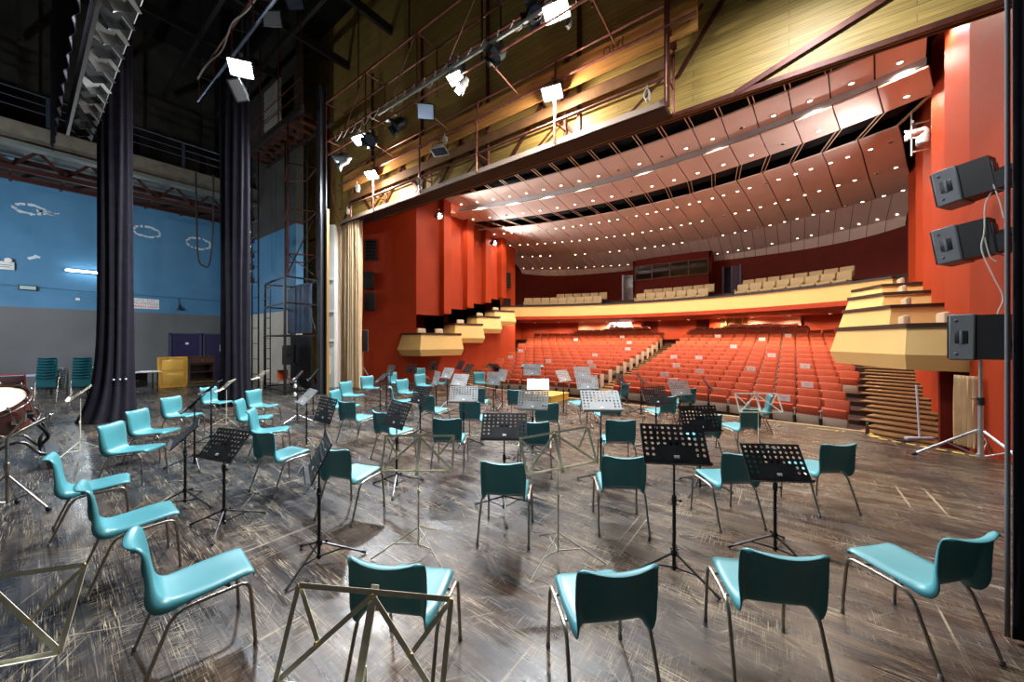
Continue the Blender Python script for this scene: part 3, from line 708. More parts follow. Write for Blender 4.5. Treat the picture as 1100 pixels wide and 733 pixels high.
CH = [
 ('c01',-2.940,0.673,-6.3,'teal chair at the lower left corner, closest to the camera on that side'),
 ('c02',-4.350,0.578,-1.3,'teal chair second from the lower left corner, its back overlapping the third'),
 ('c03',-5.687,0.463,-5.4,'teal chair beside the bass drum, third from the lower left corner'),
 ('c04',-7.147,0.944,-40.8,'teal chair standing nearest the foot of the tied front black curtain'),
 ('c05',-8.252,1.328,-45.6,'teal chair just behind the one at the front curtain foot'),
 ('c06',-9.649,1.955,-57.6,'teal chair in line with the yellow wooden panel'),
 ('c07',-11.014,2.856,-64.8,'teal chair behind the wire stand at the second black curtain'),
 ('c08',-8.185,2.717,-36.7,'teal chair whose back meets the seat of the chair under the wire stand'),
 ('c09',-9.544,3.326,-61.6,'teal chair right of the second black curtain foot, side view'),
 ('c10',-6.838,2.485,-32.9,'teal chair, middle of three overlapping ones right of the second curtain'),
 ('c11',-5.274,2.064,12.0,'teal chair with dark back, nearest of three overlapping ones right of the second curtain'),
 ('c12',-3.884,2.221,17.9,'teal chair immediately right of the edge-on black stand, side-rear view'),
 ('c13',-6.619,3.890,13.8,'teal chair in open floor right of the speckled black stand, brown shadow under it'),
 ('c14',-5.170,3.686,-1.3,'teal chair partly behind the dark speckled stand above the wire stand'),
 ('c15',-8.026,4.436,-57.2,'teal chair with rounded back directly behind the open-floor chair'),
 ('c16',-9.466,5.427,-76.1,'teal chair just below the foot of the beige curtain'),
 ('c17',-10.535,6.635,-97.0,'teal chair at the right edge of the beige curtain, turned to the camera'),
 ('c18',-11.032,7.986,-82.7,'teal chair against the red wall, behind the cluster of dark stands'),
 ('c19',-8.749,6.662,-92.9,'teal chair between the dark stand cluster and the tilted black stand'),
 ('c20',-7.595,5.643,-33.9,'teal chair seen edge-on behind the tilted speckled stand'),
 ('c21',-12.009,9.875,-112.5,'teal chair under the lowest left cream box, farther of the pair'),
 ('c22',-9.680,8.057,-97.0,'teal chair under the lowest left cream box, nearer of the pair'),
 ('c23',-6.05,5.30,9.9,'teal chair hidden behind the small dark tilted stand'),
 ('c24',-4.107,3.923,35.6,'dark-backed teal chair behind the right half of the first wire stand'),
 ('c25',-4.810,5.244,17.8,'dark-backed teal chair behind the pole of the wide grey stand'),
 ('c26',-6.040,6.726,25.4,'teal chair to the right of the wide grey stand, seen edge-on'),
 ('c27',-8.669,9.737,-123.0,'teal chair near the stage edge beside the left end of the red seats'),
 ('c28',-9.806,8.841,135.8,'teal chair mostly hidden behind the white tilted stand near the left boxes'),
 ('c29',-5.105,7.075,22.2,'dark teal chair left of the podium behind the pale stands'),
 ('c30',-3.645,5.948,32.1,'dark-backed teal chair right of the white perforated stand, below the podium'),
 ('c31',-2.969,4.518,30.6,'dark-backed teal chair between the grey stand and the second wire stand'),
 ('c32',-2.250,2.917,29.3,'dark-backed teal chair at the centre, squarely from behind, below the grey stand'),
 ('c33',-1.421,3.751,31.2,'dark-backed teal chair just left of the large black perforated stand'),
 ('c34',-2.061,5.349,34.1,'dark-backed teal chair right of the pole under the big grey stand'),
 ('c35',-2.98,7.15,48.4,'dark teal chair almost hidden behind the big grey stand'),
 ('c36',-3.686,9.553,83.4,'teal chair seen edge-on beside the aisle end of the stage'),
 ('c37',-3.980,8.008,70.4,'teal chair with only its seat showing right of the podium'),
 ('c38',-2.180,8.067,58.0,'teal chair behind the curved dark stand right of centre, facing left'),
 ('c39',-2.102,9.678,49.5,'teal chair behind the light tilted stand near the stage edge'),
 ('c40',-0.701,7.432,51.2,'teal chair in front of the white wire stand at the stage edge'),
 ('c41',-0.581,9.254,102.7,'teal chair behind the white wire stand at the stage edge'),
 ('c42',-1.152,6.452,48.7,'teal chair hidden behind the dark stand right of the large black one'),
 ('c43',-0.551,4.546,41.5,'teal chair left of the blackest perforated stand, partly covered by it'),
 ('c44',0.257,5.551,41.9,'teal chair right of the blackest perforated stand, dark back to camera'),
 ('c45',-0.861,1.967,44.8,'dark-backed teal chair in the nearest row, left of the black stand pole'),
 ('c46',-0.136,2.675,26.0,'dark-backed teal chair in the nearest row, below the blackest perforated stand'),
 ('c47',0.635,3.466,48.3,'teal chair at the lower right corner beside the black curtain edge'),
 ('c48',-1.769,1.356,27.4,'dark-backed teal chair right behind the nearest wire stand'),
]
for n,x,y,a,lb in CH: make_chair(TEALCH, 'stacking_chair', lb, 'teal orchestra chairs on the stage', (x,y,0), R(a))

# two tall stacks of the same chair by the grey wall
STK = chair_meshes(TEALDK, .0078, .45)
for (sx,sy,sn,az) in ((-18.5,.60,'left',62),(-17.9,1.27,'right',62)):
    f = Vector((-sin(R(az)), cos(R(az)), 0))
    for k in range(8):
        p = Vector((sx,sy,0)) + f*(.012*k)
        if k == 0: pos = 'at the bottom'
        elif k == 7: pos = 'on top'
        else: pos = nth(k+1) + ' from the bottom'
        make_chair(STK, 'stacking_chair', 'deep teal chair %s of the %s stack by the grey wall' % (pos, sn), 'stacked teal chairs by the grey wall', (p.x,p.y,.086*k), R(az), False)

# the orange chair inside the scaffold tower
make_chair(chair_meshes(ORANGEPL), 'stacking_chair', 'orange plastic chair standing inside the black scaffold tower', None, (-15.5,6.2,0), R(-75))

# ================================================================== MUSIC STANDS
def perforated_desk():
    W, H, T = .50, .335, .0025; mb = MB(); NX, NY = 10, 7; px, pz = W/(NX+.3), .045; x0 = -px*(NX-1)/2; z0 = H/2-.030
    holes = set()
    for i in range(NX):
        for j in range(6):
            if j < 4 or i in (0,1,NX-2,NX-1): holes.add((i,j))
    n = 10
    for side in (-1,1):
        y = side*T/2
        for i in range(NX):
            for j in range(NY):
                cx, cz = x0+px*i, z0-pz*j; xl, xr = cx-px/2, cx+px/2; zt, zb = cz+pz/2, cz-pz/2
                if i == 0: xl = -W/2
                if i == NX-1: xr = W/2
                if j == 0: zt = H/2
                if j == NY-1: zb = -H/2
                if (i,j) not in holes: mb.add([(xl,y,zb),(xr,y,zb),(xr,y,zt),(xl,y,zt)],[(0,1,2,3)]); continue
                cir = [(cx+.0125*cos(2*pi*(k+.5)/12), y, cz+.0125*sin(2*pi*(k+.5)/12)) for k in range(12)]
                sq = [(xr,y,(cz+cz+0)/2), (xr,y,zt), (cx,y,zt), (xl,y,zt), (xl,y,cz), (xl,y,zb), (cx,y,zb), (xr,y,zb)]
                b = [cir[k] for k in range(12)] + sq
                # ring of faces between the circle and the square
                fs = [(11,12,0),(0,12,13),(0,13,1),(1,13,2),(2,13,14),(2,14,3),(3,14,15),(3,15,4),(4,15,5),(5,15,16),(5,16,6),(6,16,17),(6,17,7),(7,17,8),(8,17,18),(8,18,9),(9,18,19),(9,19,10),(10,19,11),(11,19,12)]
                mb.add(b, fs)
                if side == 1:
                    c2 = [(p[0],-T/2,p[2]) for p in cir]
                    mb.add(cir+c2, [(k,(k+1)%12,12+(k+1)%12,12+k) for k in range(12)])
    # folded rim and bottom ledge
    for x in (-W/2,W/2): mb.box((x,.004,0),(.003,.010,H))
    mb.box((0,.004,H/2),(W,.010,.003)); mb.box((0,-.022,-H/2),(W,.05,.003)); mb.box((0,-.046,-H/2+.007),(W,.003,.017))
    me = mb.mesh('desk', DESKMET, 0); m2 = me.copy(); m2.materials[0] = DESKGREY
    return me, m2
SM = {}
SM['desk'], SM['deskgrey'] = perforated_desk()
a = MB(); a.rbox((.004,-.003,-.105),(.042,.002,.026),.002); SM['label'] = a.mesh('paper_label', PAPER)
a = MB(); a.box((0,.016,-.03),(.10,.022,.13)); a.cyl((-.05,.03,-.05),(.05,.03,-.05),.014,10); a.sphere((.065,.03,-.05),.014,8); a.bar((0,.006,.10),(0,.006,-.15),.03,.006); SM['clutch'] = a.mesh('desk_bracket', BLACKMET)
a = MB(); a.cyl((0,0,.035),(0,0,.60),.0135,10); a.lathe([(.016,.57),(.019,.575),(.019,.635),(.0125,.645)],12); a.cyl((.012,0,.60),(.045,0,.60),.006,6); a.sphere((.05,0,.60),.013,8); SM['lower'] = a.mesh('lower_pole', BLACKMET)
a = MB(); a.cyl((0,0,0),(0,0,1),.0088,10); SM['upper'] = a.mesh('upper_pole', BLACKMET)
a = MB(); a.lathe([(.018,.15),(.026,.155),(.026,.185),(.018,.20)],12); a.cyl((0,.02,.175),(0,.055,.175),.007,6); a.sphere((0,.06,.175),.014,8); SM['hub'] = a.mesh('tripod_hub', BLACKMET)
a = MB(); a.lathe([(.016,.045),(.022,.05),(.022,.07),(.016,.075)],12); SM['collar'] = a.mesh('lower_collar', BLACKMET)
a = MB(); a.tube([(.02,0,.172),(.36,0,.022)],[.0095,.0085],8); a.bar((.018,0,.06),(.20,0,.093),.012,.004,(0,1,0)); SM['leg'] = a.mesh('leg', mat('dark_grey_tube',(.055,.055,.06),.3,.7,var=.2))
a = MB(); a.tube([(.335,0,.033),(.375,0,.013)],[.0125,.0125],8); SM['foot'] = a.mesh('rubber_foot', RUBBER)
a = MB(); a.tube([(.02,0,.172),(.36,0,.022)],[.0095,.0085],8); a.bar((.018,0,.06),(.20,0,.093),.012,.004,(0,1,0)); SM['legsilver'] = a.mesh('leg', ALU)
def music_stand(label, x, y, yaw, tilt, zc, tri=None, lab=True, silver=False, name='music_stand', roll=0, grey=False):
    t = thing(name, label, 'music stand', (x,y,0), R(yaw), 'perforated music stands on the stage')
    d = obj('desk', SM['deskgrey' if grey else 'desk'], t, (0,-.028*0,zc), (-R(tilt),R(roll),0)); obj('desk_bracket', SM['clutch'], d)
    if lab: obj('paper_label', SM['label'], d)
    obj('lower_pole', SM['lower'], t)
    u = obj('upper_pole', SM['upper'], t, (0,.026,.30)); u.scale = (1,1,max(.2,zc-.34)); u.location.y = 0
    obj('tripod_hub', SM['hub'], t); obj('lower_collar', SM['collar'], t)
    tri = random.uniform(0,120) if tri is None else tri
    for k in range(3):
        l = obj('leg', SM['legsilver' if silver else 'leg'], t, None, (0,0,R(tri+120*k))); obj('rubber_foot', SM['foot'], l)
    return t
ST = [
 ('s01',-5.58,1.15,-14,45,.83,'black stand seen edge-on beside the third chair from the lower left corner'),
 ('s02',-7.19,1.59,-22,42,.97,'black stand seen edge-on, middle of the three edge-on ones at left'),
 ('s03',-8.39,2.09,-24,48,1.06,'black stand seen edge-on, farthest of the three edge-on ones at left'),
 ('s04',-4.60,1.25,16.1,39.3,.845,'low black stand with scratched desk left of the edge-on stand'),
 ('s05',-3.22,1.54,-22,26,.915,'black stand with desk edge-on and a hanging tag, before the side-view chair'),
 ('s06',-5.10,2.52,-3,17,.955,'speckled black stand standing upright above the tag-hung stand'),
 ('s07',-6.94,3.10,-10.2,44,.90,'small grey tilted stand with silver tripod left of the speckled one'),
 ('s08',-9.18,3.89,-20,40,1.07,'edge-on stand with white clip lamps in front of the scaffold tower'),
 ('s08b',-9.55,4.42,-24,38,1.05,'farther edge-on stand in front of the scaffold tower'),
 ('s11',-8.75,5.79,-28,46,.90,'dark edge-on stand right of the beige curtain, nearest of its cluster'),
 ('s12',-8.95,6.12,-34,40,.96,'dark edge-on stand right of the beige curtain, second of its cluster'),
 ('s13',-10.0,6.98,-12,20,.98,'dark stand against the red wall, farthest of the cluster by the curtain'),
 ('s14',-11.80,9.19,264,9,.82,'dark stand before the red wall turned away under the first cream box'),
 ('s15',-10.75,9.4,282,9,.97,'dark stand turned away below the middle of the first cream box'),
 ('s16',-7.10,6.29,-26.1,14,.97,'narrow white-looking stand beside the chair pair under the boxes'),
 ('s17',-7.90,7.42,-9,28,.97,'white tilted stand right of the narrow one under the boxes'),
 ('s18',-6.85,6.87,6,28,.885,'pale perforated stand just behind the wide grey stand'),
 ('s19',-4.665,4.775,39.8,36.8,.945,'wide grey stand left of centre hiding two chairs'),
 ('s20',-9.3,9.35,-20,30,1.05,'dark stand almost hidden behind the white tilted stand'),
 ('s21',-8.68,9.09,-17.6,38,.98,'dark tilted stand in front of the left aisle steps'),
 ('s22',-6.21,7.47,-6.6,10,.915,'pale perforated stand left of the bright white tilted one'),
 ('s23',-6.43,8.11,-23.8,17,.94,'bright white tilted stand at the left end of the red seats'),
 ('s24',-7.55,9.19,168,38,1.05,'dark stand turned away behind the bright white tilted one'),
 ('s25',-5.98,8.95,35.6,18,1.06,'light perforated stand left of the podium, highest in that column'),
 ('s26',-4.66,7.22,33.9,42,.885,'pale perforated stand in the middle of the column left of the podium'),
 ('s27',-3.395,5.10,25.6,31,.915,'white perforated stand at the bottom of the column left of the podium'),
 ('s28',-4.71,8.52,82.9,28,.987,'small tilted grey stand on silver tripod right of the podium'),
 ('s29',-3.645,7.69,44.1,25,.963,'light grey stand just above the big grey stand'),
 ('s30',-4.92,10.05,44,25,.98,'grey stand peeping out above the light grey one'),
 ('s31',-1.96,4.54,36.5,45,1.12,'big grey flat-tilted stand right of centre'),
 ('s32',-2.53,3.23,34.9,42,.95,'dark grey perforated stand at the centre above the squarely seen chair'),
 ('s33',-4.05,2.92,-8.5,22,.955,'dark tilted stand behind the first wire stand'),
 ('s34',-5.74,4.68,-3.4,22,.845,'dark tilted stand with bright spot left of the wide grey stand'),
 ('s35',-.75,3.20,29.4,34,1.06,'large black perforated stand right of centre'),
 ('s36',-.91,5.20,43,22,.91,'dark speckled stand right behind the large black one'),
 ('s37',-1.855,6.65,58.9,26,.943,'shiny dark stand with a chair behind it, near the stage edge'),
 ('s38',-1.89,8.55,54.1,26,.88,'light grey tilted stand near the stage edge right of the shiny dark one'),
 ('s39',-3.76,10.01,88,22,.85,'narrow grey stand beside the foot of the centre aisle'),
 ('s40',-3.01,9.46,106,40,.96,'edge-on dark stand leaning left at the stage edge'),
 ('s41',-1.49,9.54,100,40,.89,'edge-on dark stand behind the dark speckled one at the stage edge'),
 ('s43',-.10,4.03,31.3,34,.82,'blackest perforated stand, at right with marks on its top rows'),
]
TRI = {'s34':59,'s38':76,'s29':32,'s03':36,'s05':200,'s04':195,'s35':190,'s33':205,'s43':170}
for n,x,y,a,tl,zc,lb in ST:
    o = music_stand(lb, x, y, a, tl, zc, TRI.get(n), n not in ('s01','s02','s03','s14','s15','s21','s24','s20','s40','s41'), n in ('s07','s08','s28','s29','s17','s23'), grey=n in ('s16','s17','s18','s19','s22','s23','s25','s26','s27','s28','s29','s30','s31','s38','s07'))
    if n == 's05':
        m = MB(); m.box((-.20,-.05,-.20),(.055,.004,.10)); d = [c for c in o.children if c.name.startswith('desk')][0]; m.build('name_tag', mat('purple_card',(.18,.15,.34),.5), d)
        m = MB(); m.box((-.20,-.054,-.20),(.032,.003,.07)); m.build('paper_insert', PAPER, d)
    if n == 's08':
        for k,(dx,z) in enumerate(((-.10,.98),(.05,.86),(.0,.66))):
            m = MB(); m.lathe([(.012,-.05),(.035,-.045),(.04,.0),(.03,.04),(.01,.05)],10,Matrix.Translation((dx,-.05,z))); m.cyl((0,0,z),(dx,-.05,z),.006,6); l = m.build('clip_lamp', WHITEMET, o)
    if n == 's43':
        d = [c for c in o.children if c.name.startswith('desk')][0]
        m = MB()
        for (cx,cz) in ((-.02,.145),(.035,.135)):
            for ang_ in (30,-35,90): m.box((cx,-.003,cz),(.028,.002,.004),rot=(0,R(ang_),0))
            m.box((cx,-.003,cz-.014),(.034,.002,.004))
        m.build('chalk_marks', PAPER, d)
# conductor's podium and stand
p = thing('podium', "low yellow wooden conductor's podium at the front of the stage", 'podium', (-6.42,10.22,0))
m = MB(); m.rbox((0,0,.205),(1.34,1.12,.03),.006); m.build('top', PODIUMWOOD, p)
for s,d,c in (('side_panel',(1.30,.03,.19),(0,-.53,.095)),('side_panel',(1.30,.03,.19),(0,.53,.095)),('side_panel',(.03,1.08,.19),(.64,0,.095)),('side_panel',(.03,1.08,.19),(-.64,0,.095))):
    m = MB(); m.box(c,d); m.build(s, PODIUMWOOD, p)
cs = thing('conductor_stand', "dark flat-topped conductor's stand above the podium, seen edge-on", 'music stand', (-6.25,9.35,0), R(30))
m = MB(); m.rbox((0,0,0),(.66,.44,.012),.004); m.box((0,-.22,.02),(.66,.012,.04)); dk = m.build('desk', BLACKMET, cs, 0, (0,0,1.13), (R(14),0,0))
m = MB(); m.cyl((0,0,.03),(0,0,1.12),.016,10); m.lathe([(.022,.6),(.026,.61),(.026,.68),(.02,.7)],12); m.build('pole', BLACKMET, cs)
m = MB(); m.lathe([(.20,0),(.21,.01),(.20,.025),(.03,.05),(.016,.08)],20); m.build('base', BLACKMET, cs)
m = MB(); m.tube([(.24,-.10,.03),(.38,-.12,.05)],[.008,.004],6); m.build('baton_rest', PAPER, dk)

# folding wire stands
WM = {}
W, H = .62, .30
a = MB(); bw = .019
a.bar((-W/2,0,H/2),(W/2,0,H/2),bw,.003); a.bar((-W/2,0,-H/2),(W/2,0,-H/2),bw,.003); a.box((0,-.018,-H/2-.006),(W,.036,.003))
a.bar((-W/2,0,-H/2),(-W/2,0,H/2),bw,.003); a.bar((W/2,0,-H/2),(W/2,0,H/2),bw,.003); WM['frame'] = a.mesh('desk_frame', NICKEL, 0)
a = MB()
for s in (-1,1): a.bar((0,.004,H/2-.012),(s*W/2,.004,-H/2),bw,.003)
for s in (-1,1): a.bar((s*W/2,.008,H/2),(s*W*.30,.008,-H*.06),bw*.9,.003)
WM['link'] = a.mesh('folding_links', NICKEL, 0)
a = MB(); a.bar((0,.012,H/2+.022),(0,.012,-H/2-.04),.030,.005); WM['strip'] = a.mesh('centre_strip', NICKEL, 0)
a = MB()
for x,z in ((0,H/2-.01),(-W/2,H/2),(W/2,H/2),(-W/2,-H/2),(W/2,-H/2),(-W*.30,-H*.08),(W*.30,-H*.08)): a.sphere((x,-.003,z),.0065,8)
WM['rivet'] = a.mesh('rivets', BRASS)
a = MB(); a.cyl((0,0,.07),(0,0,.56),.0068,8); a.lathe([(.009,.53),(.0115,.54),(.0115,.575),(.008,.58)],10); a.cyl((0,0,.555),(.03,0,.555),.004,6); WM['lower'] = a.mesh('lower_pole', NICKEL)
a = MB(); a.cyl((0,0,0),(0,0,1),.0048,8); WM['upper'] = a.mesh('upper_pole', NICKEL)
a = MB(); a.bar((.008,0,.235),(.40,0,.01),.011,.004,(0,1,0)); a.bar((.008,0,.085),(.20,0,.118),.010,.003,(0,1,0)); WM['leg'] = a.mesh('leg', NICKEL, 0)
def wire_stand(label, x, y, yaw, tilt, zc, tri=30, roll=0):
    t = thing('folding_music_stand', label, 'music stand', (x,y,0), R(yaw), 'folding wire music stands')
    d = obj('desk_frame', WM['frame'], t, (0,0,zc), (-R(tilt),R(roll),0))
    obj('folding_links', WM['link'], d); obj('centre_strip', WM['strip'], d); obj('rivets', WM['rivet'], d)
    obj('lower_pole', WM['lower'], t); u = obj('upper_pole', WM['upper'], t, (0,.008,.3)); u.scale = (1,1,zc-.3-.10)
    for k in range(3): obj('leg', WM['leg'], t, None, (0,0,R(tri+120*k)))
    return t
wire_stand('white wire stand at the stage edge before two teal chairs', -.37,6.72,33,28,.962, 50)
wire_stand('wire stand left of centre with a dark stand behind it', -2.65,2.14,37,22.6,.90, 75)
wire_stand('wire stand right of centre tilted to one side', -1.60,2.80,47,25,.957, 100, -7)
wire_stand('wire stand nearest the camera at the bottom, cut by the frame', -1.247,.76,29.4,24,.80, 60)
wire_stand('wire stand cut off by the lower left corner', -2.52,-.12,54,24,.815, 10)
wire_stand('wire stand beside the front black curtain near the drum', -9.38,.6,-6,48,1.04, 320)
wire_stand('wire stand in front of the second black curtain', -9.83,2.71,-28,44,.93, 290)
wire_stand('wire stand right of the second black curtain, before the scaffold', -11.5,3.95,-36,46,.98, 0)
# ================================================================== THEATRE SEATS
SEATM = {}
a = MB(); a.rbox((0,-.285+.235,.735),(.50,.075,.32),.03,rot=(R(9),0,0)); a.box((0,-.092,.735),(.44,.006,.012),rot=(R(9),0,0)); SEATM['backrest'] = a.mesh('backrest', SEATRED)
a = MB(); a.rbox((0,.075,.545),(.485,.10,.27),.035,rot=(R(-10),0,0)); SEATM['seat_cushion'] = a.mesh('seat_cushion', SEATRED)
a = MB(); a.rbox((0,.06,.33),(.49,.09,.26),.012,rot=(R(-4),0,0)); SEATM['seat_pan'] = a.mesh('seat_pan', SEATTAN)
a = MB(); a.rbox((.278,.02,.575),(.032,.30,.035),.012); a.box((.278,.09,.47),(.024,.035,.2)); SEATM['armrest'] = a.mesh('armrest', SEATARM)
a = MB(); a.box((.278,.05,.2),(.034,.16,.4),taper=1.3); SEATM['pedestal'] = a.mesh('pedestal', SEATDARK)
def full_seat(label, loc, rz):
    t = thing('theatre_chair', label, 'theatre seat', loc, rz, 'red tip-up theatre seats in the stalls')
    for k in ('backrest','seat_cushion','seat_pan','armrest','pedestal'): obj(k, SEATM[k], t)
    return t
# the seat faces the stage; local +Y is forward
slots = []
for i in range(1, 15):
    Ri, z = row_R(i), row_z(i); step = math.degrees(.565/Ri)
    for blk in ('left','right'):
        if blk == 'right':
            a0, a1 = ang(CX+AISLE+.30, i), ang(row_xr(i)-.27, i); n = int((a1-a0)/step)+1
            lst = [a0+step*k for k in range(n)]
        else:
            a0, a1 = ang(CX-AISLE-.30, i), ang(row_xl(i)+.27, i); n = int((a0-a1)/step)+1
            lst = [a0-step*k for k in range(n)]
        for k, A in enumerate(lst):
            x, y = CX+Ri*sin(R(A)), CY+Ri*cos(R(A)); slots.append((sqrt(x*x+y*y), i, blk, k, A, x, y, z))
near = sorted(slots)[:300]; nearset = set((s[1],s[2],s[3]) for s in near)
seat_at = {}
for d, i, blk, k, A, x, y, z in near:
    row = 'front' if i == 1 else nth(i)
    sd = '' if k else ''
    lb = 'red theatre seat, %s block, %s row, %s seat from the centre aisle' % (blk, row, nth(k+1) if k else 'first')
    full_seat(lb, (x,y,z), pi - R(A)); seat_at[(i,blk,k)] = (x,y,z,A)
rest = MB(); parts = []
rm = [SEATRED, SEATTAN]
def put(mb, me, M, idx):
    mb.cur = idx; mb.add([v.co for v in me.vertices], [tuple(p.vertices) for p in me.polygons], M)
for d, i, blk, k, A, x, y, z in slots:
    seat_at[(i,blk,k)] = (x,y,z,A)
    if (i,blk,k) in nearset: continue
    M = Matrix.Translation((x,y,z)) @ Matrix.Rotation(pi-R(A),4,'Z')
    put(rest, SEATM['backrest'], M, 0); put(rest, SEATM['seat_cushion'], M, 0); put(rest, SEATM['armrest'], M, 1); put(rest, SEATM['pedestal'], M, 1)
o = rest.build('theatre_chair_rows', rm, None, 35); tag(o, 'remaining red seats in the rear rows of the stalls', 'theatre seats', 'red tip-up theatre seats in the stalls', 'stuff')
# dark panels at the row ends along the centre aisle
for i in range(1, 14):
    for blk, s in (('left',-1),('right',1)):
        if blk == 'right': continue
        A = ang(CX+s*(AISLE+.02), i); x, y = CX+row_R(i)*sin(R(A)), CY+row_R(i)*cos(R(A))
        m = MB(); m.rbox((0,.0,.36),(.03,.42,.62),.012); e = m.build('row_end_board', SEATTAN, None, 35, (x,y,row_z(i)), (0,0,-R(A)))
        tag(e, 'tan end panel of the %s row at the centre aisle' % ('front' if i == 1 else nth(i)), 'end panel', 'row end panels on the centre aisle')
# two darker rows behind a pale ledge
for i, rng_ in ((15, ((-13.5,-3.0),(1.8,14.0))), (16, ((-9.5,-4.0),(5.2,12.5)))):
    for bi, (a0,a1) in enumerate(rng_):
        Ri, z = row_R(i), row_z(i); step = math.degrees(.6/Ri); n = int((a1-a0)/step)
        lm = MB(); arc_slab(lm, (CX,CY), Ri-.42, Ri-.30, a0-.4, a0+step*n+.2, z, z+.86, 12)
        lg = lm.build('seat_ledge', SALMON if i == 15 else mat('pale_ledge', (.66,.36,.2), .5), None, 0)
        tag(lg, 'pale ledge in front of the %s maroon row, %s side of the aisle' % ('first' if i == 15 else 'second', 'left' if bi == 0 else 'right'), 'ledge')
        for k in range(n):
            A = a0+step*(k+.5); x, y = CX+Ri*sin(R(A)), CY+Ri*cos(R(A))
            m = MB(); m.rbox((0,0,.66),(.54,.10,.58),.03); 
            e = m.build('maroon_chair', MAROON, None, 35, (x,y,z), (0,0,pi-R(A)))
            pd = MB(); pd.box((0,.12,.3),(.5,.3,.08)); pd.box((.26,.05,.2),(.04,.3,.4)); pd.build('seat_cushion', MAROON, e)
            tag(e, '%s maroon seat from the %s in the %s dark rear row, %s block' % (nth(k+1), 'left', 'front' if i == 15 else 'back', 'left' if bi == 0 else 'right'), 'theatre seat', 'maroon seats at the rear of the stalls')
# white paper notices on seat backs
NOTE = [(1,'right',9),(2,'right',3),(3,'right',10),(3,'right',2),(4,'right',4),(5,'right',2),(5,'right',7),(6,'right',10),(7,'right',1),(7,'right',3),(8,'right',8),(9,'right',12),(10,'right',5),(11,'right',14),(12,'right',7),(13,'right',9),(13,'right',3),(4,'left',1),(5,'left',2),(5,'left',6),(6,'left',11),(7,'left',3),(8,'left',12),(9,'left',1),(11,'left',2),(12,'left',9),(13,'left',4)]
for (i,blk,k) in NOTE:
    if (i,blk,k) not in seat_at: continue
    x,y,z,A = seat_at[(i,blk,k)]; f = Vector((-sin(R(A)), -cos(R(A)),0)); p = Vector((x,y,z+.80)) + f*.012
    m = MB(); m.box((0,0,0),(.30,.004,.17)); m.cur = 1; m.box((0,.003,.02),(.16,.002,.02)); m.box((0,.003,-.03),(.10,.002,.015))
    e = m.build('paper_notice', [PAPER, mat('pale_grey_ink',(.5,.5,.52),.6)], None, 0, p, (R(-9),0,pi-R(A)))
    tag(e, 'white paper on the %s seat from the aisle, %s row, %s block' % (nth(k+1), 'front' if i == 1 else nth(i), blk), 'paper', 'white papers on the stalls seats')
# gold seats on the balcony
BS = {}
a = MB(); a.rbox((0,-.04,.62),(.54,.12,.5),.04,rot=(R(8),0,0)); BS['b'] = a.mesh('backrest', BALSEAT)
a = MB(); a.rbox((0,.16,.40),(.52,.42,.12),.04,rot=(R(6),0,0)); a.box((.28,.1,.3),(.04,.36,.6)); BS['s'] = a.mesh('seat', BALSEAT)
for (xa,xb,nm) in ((-14.2,-9.5,'left'),(-7.3,-3.3,'middle'),(-1.9,2.1,'right')):
    for r,(rr,zz) in enumerate(((BR+.95,3.95),(BR+1.95,4.30))):
        x = xa + (0 if r == 0 else .15); k = 0
        if nm == 'left' and r == 1: x += 1.3
        while x < xb:
            A = math.asin((x-BC[0])/rr); y = BC[1]+rr*cos(A)
            t0 = thing('balcony_chair', 'gold balcony seat, %s section, %s row, %s from the left' % (nm, 'front' if r == 0 else 'rear', nth(k+1)), 'theatre seat', (x,y,zz+.005), pi-A, 'gold seats on the balcony')
            obj('backrest', BS['b'], t0); obj('seat', BS['s'], t0); x += .58*cos(A); k += 1
# seats peeping over the box rails
BXS = {}
a = MB(); a.rbox((0,0,.62),(.52,.12,.55),.05); BXS['b'] = a.mesh('backrest', mat('beige_seat_cloth',(.55,.42,.28),.75,var=.1))
a = MB(); a.rbox((0,.2,.38),(.5,.4,.12),.04); a.box((0,.15,.17),(.4,.3,.34)); BXS['s'] = a.mesh('seat', mat('beige_seat_cloth',(.55,.42,.28),.75))
for k in range(4):
    for (src,sg,sd) in ((RB,1,'right'),(LBX,-1,'left')):
        pts, zr = src[k][0], src[k][1]
        for j,tt in enumerate((.25,.7) if k == 0 else (.38,)):
            x = pts[0][0]+(pts[1][0]-pts[0][0])*tt+sg*.9; y = pts[0][1]+(pts[1][1]-pts[0][1])*tt
            t0 = thing('box_chair', ('beige seat behind the rail of the nearest box, %s of its pair, %s wall' % ('farther' if j == 0 else 'nearer', sd)) if k == 0 else 'beige seat behind the rail of the %s box on the %s wall' % (['nearest','second','third','farthest'][k], sd), 'theatre seat', (x,y,zr-.66), R(90*sg), 'beige seats in the side boxes')
            obj('backrest', BXS['b'], t0); obj('seat', BXS['s'], t0)
for k in range(4):
    for (src,sg,sd) in ((RB,1,'right'),(LBX,-1,'left')):
        pts, zr = src[k][0], src[k][1]
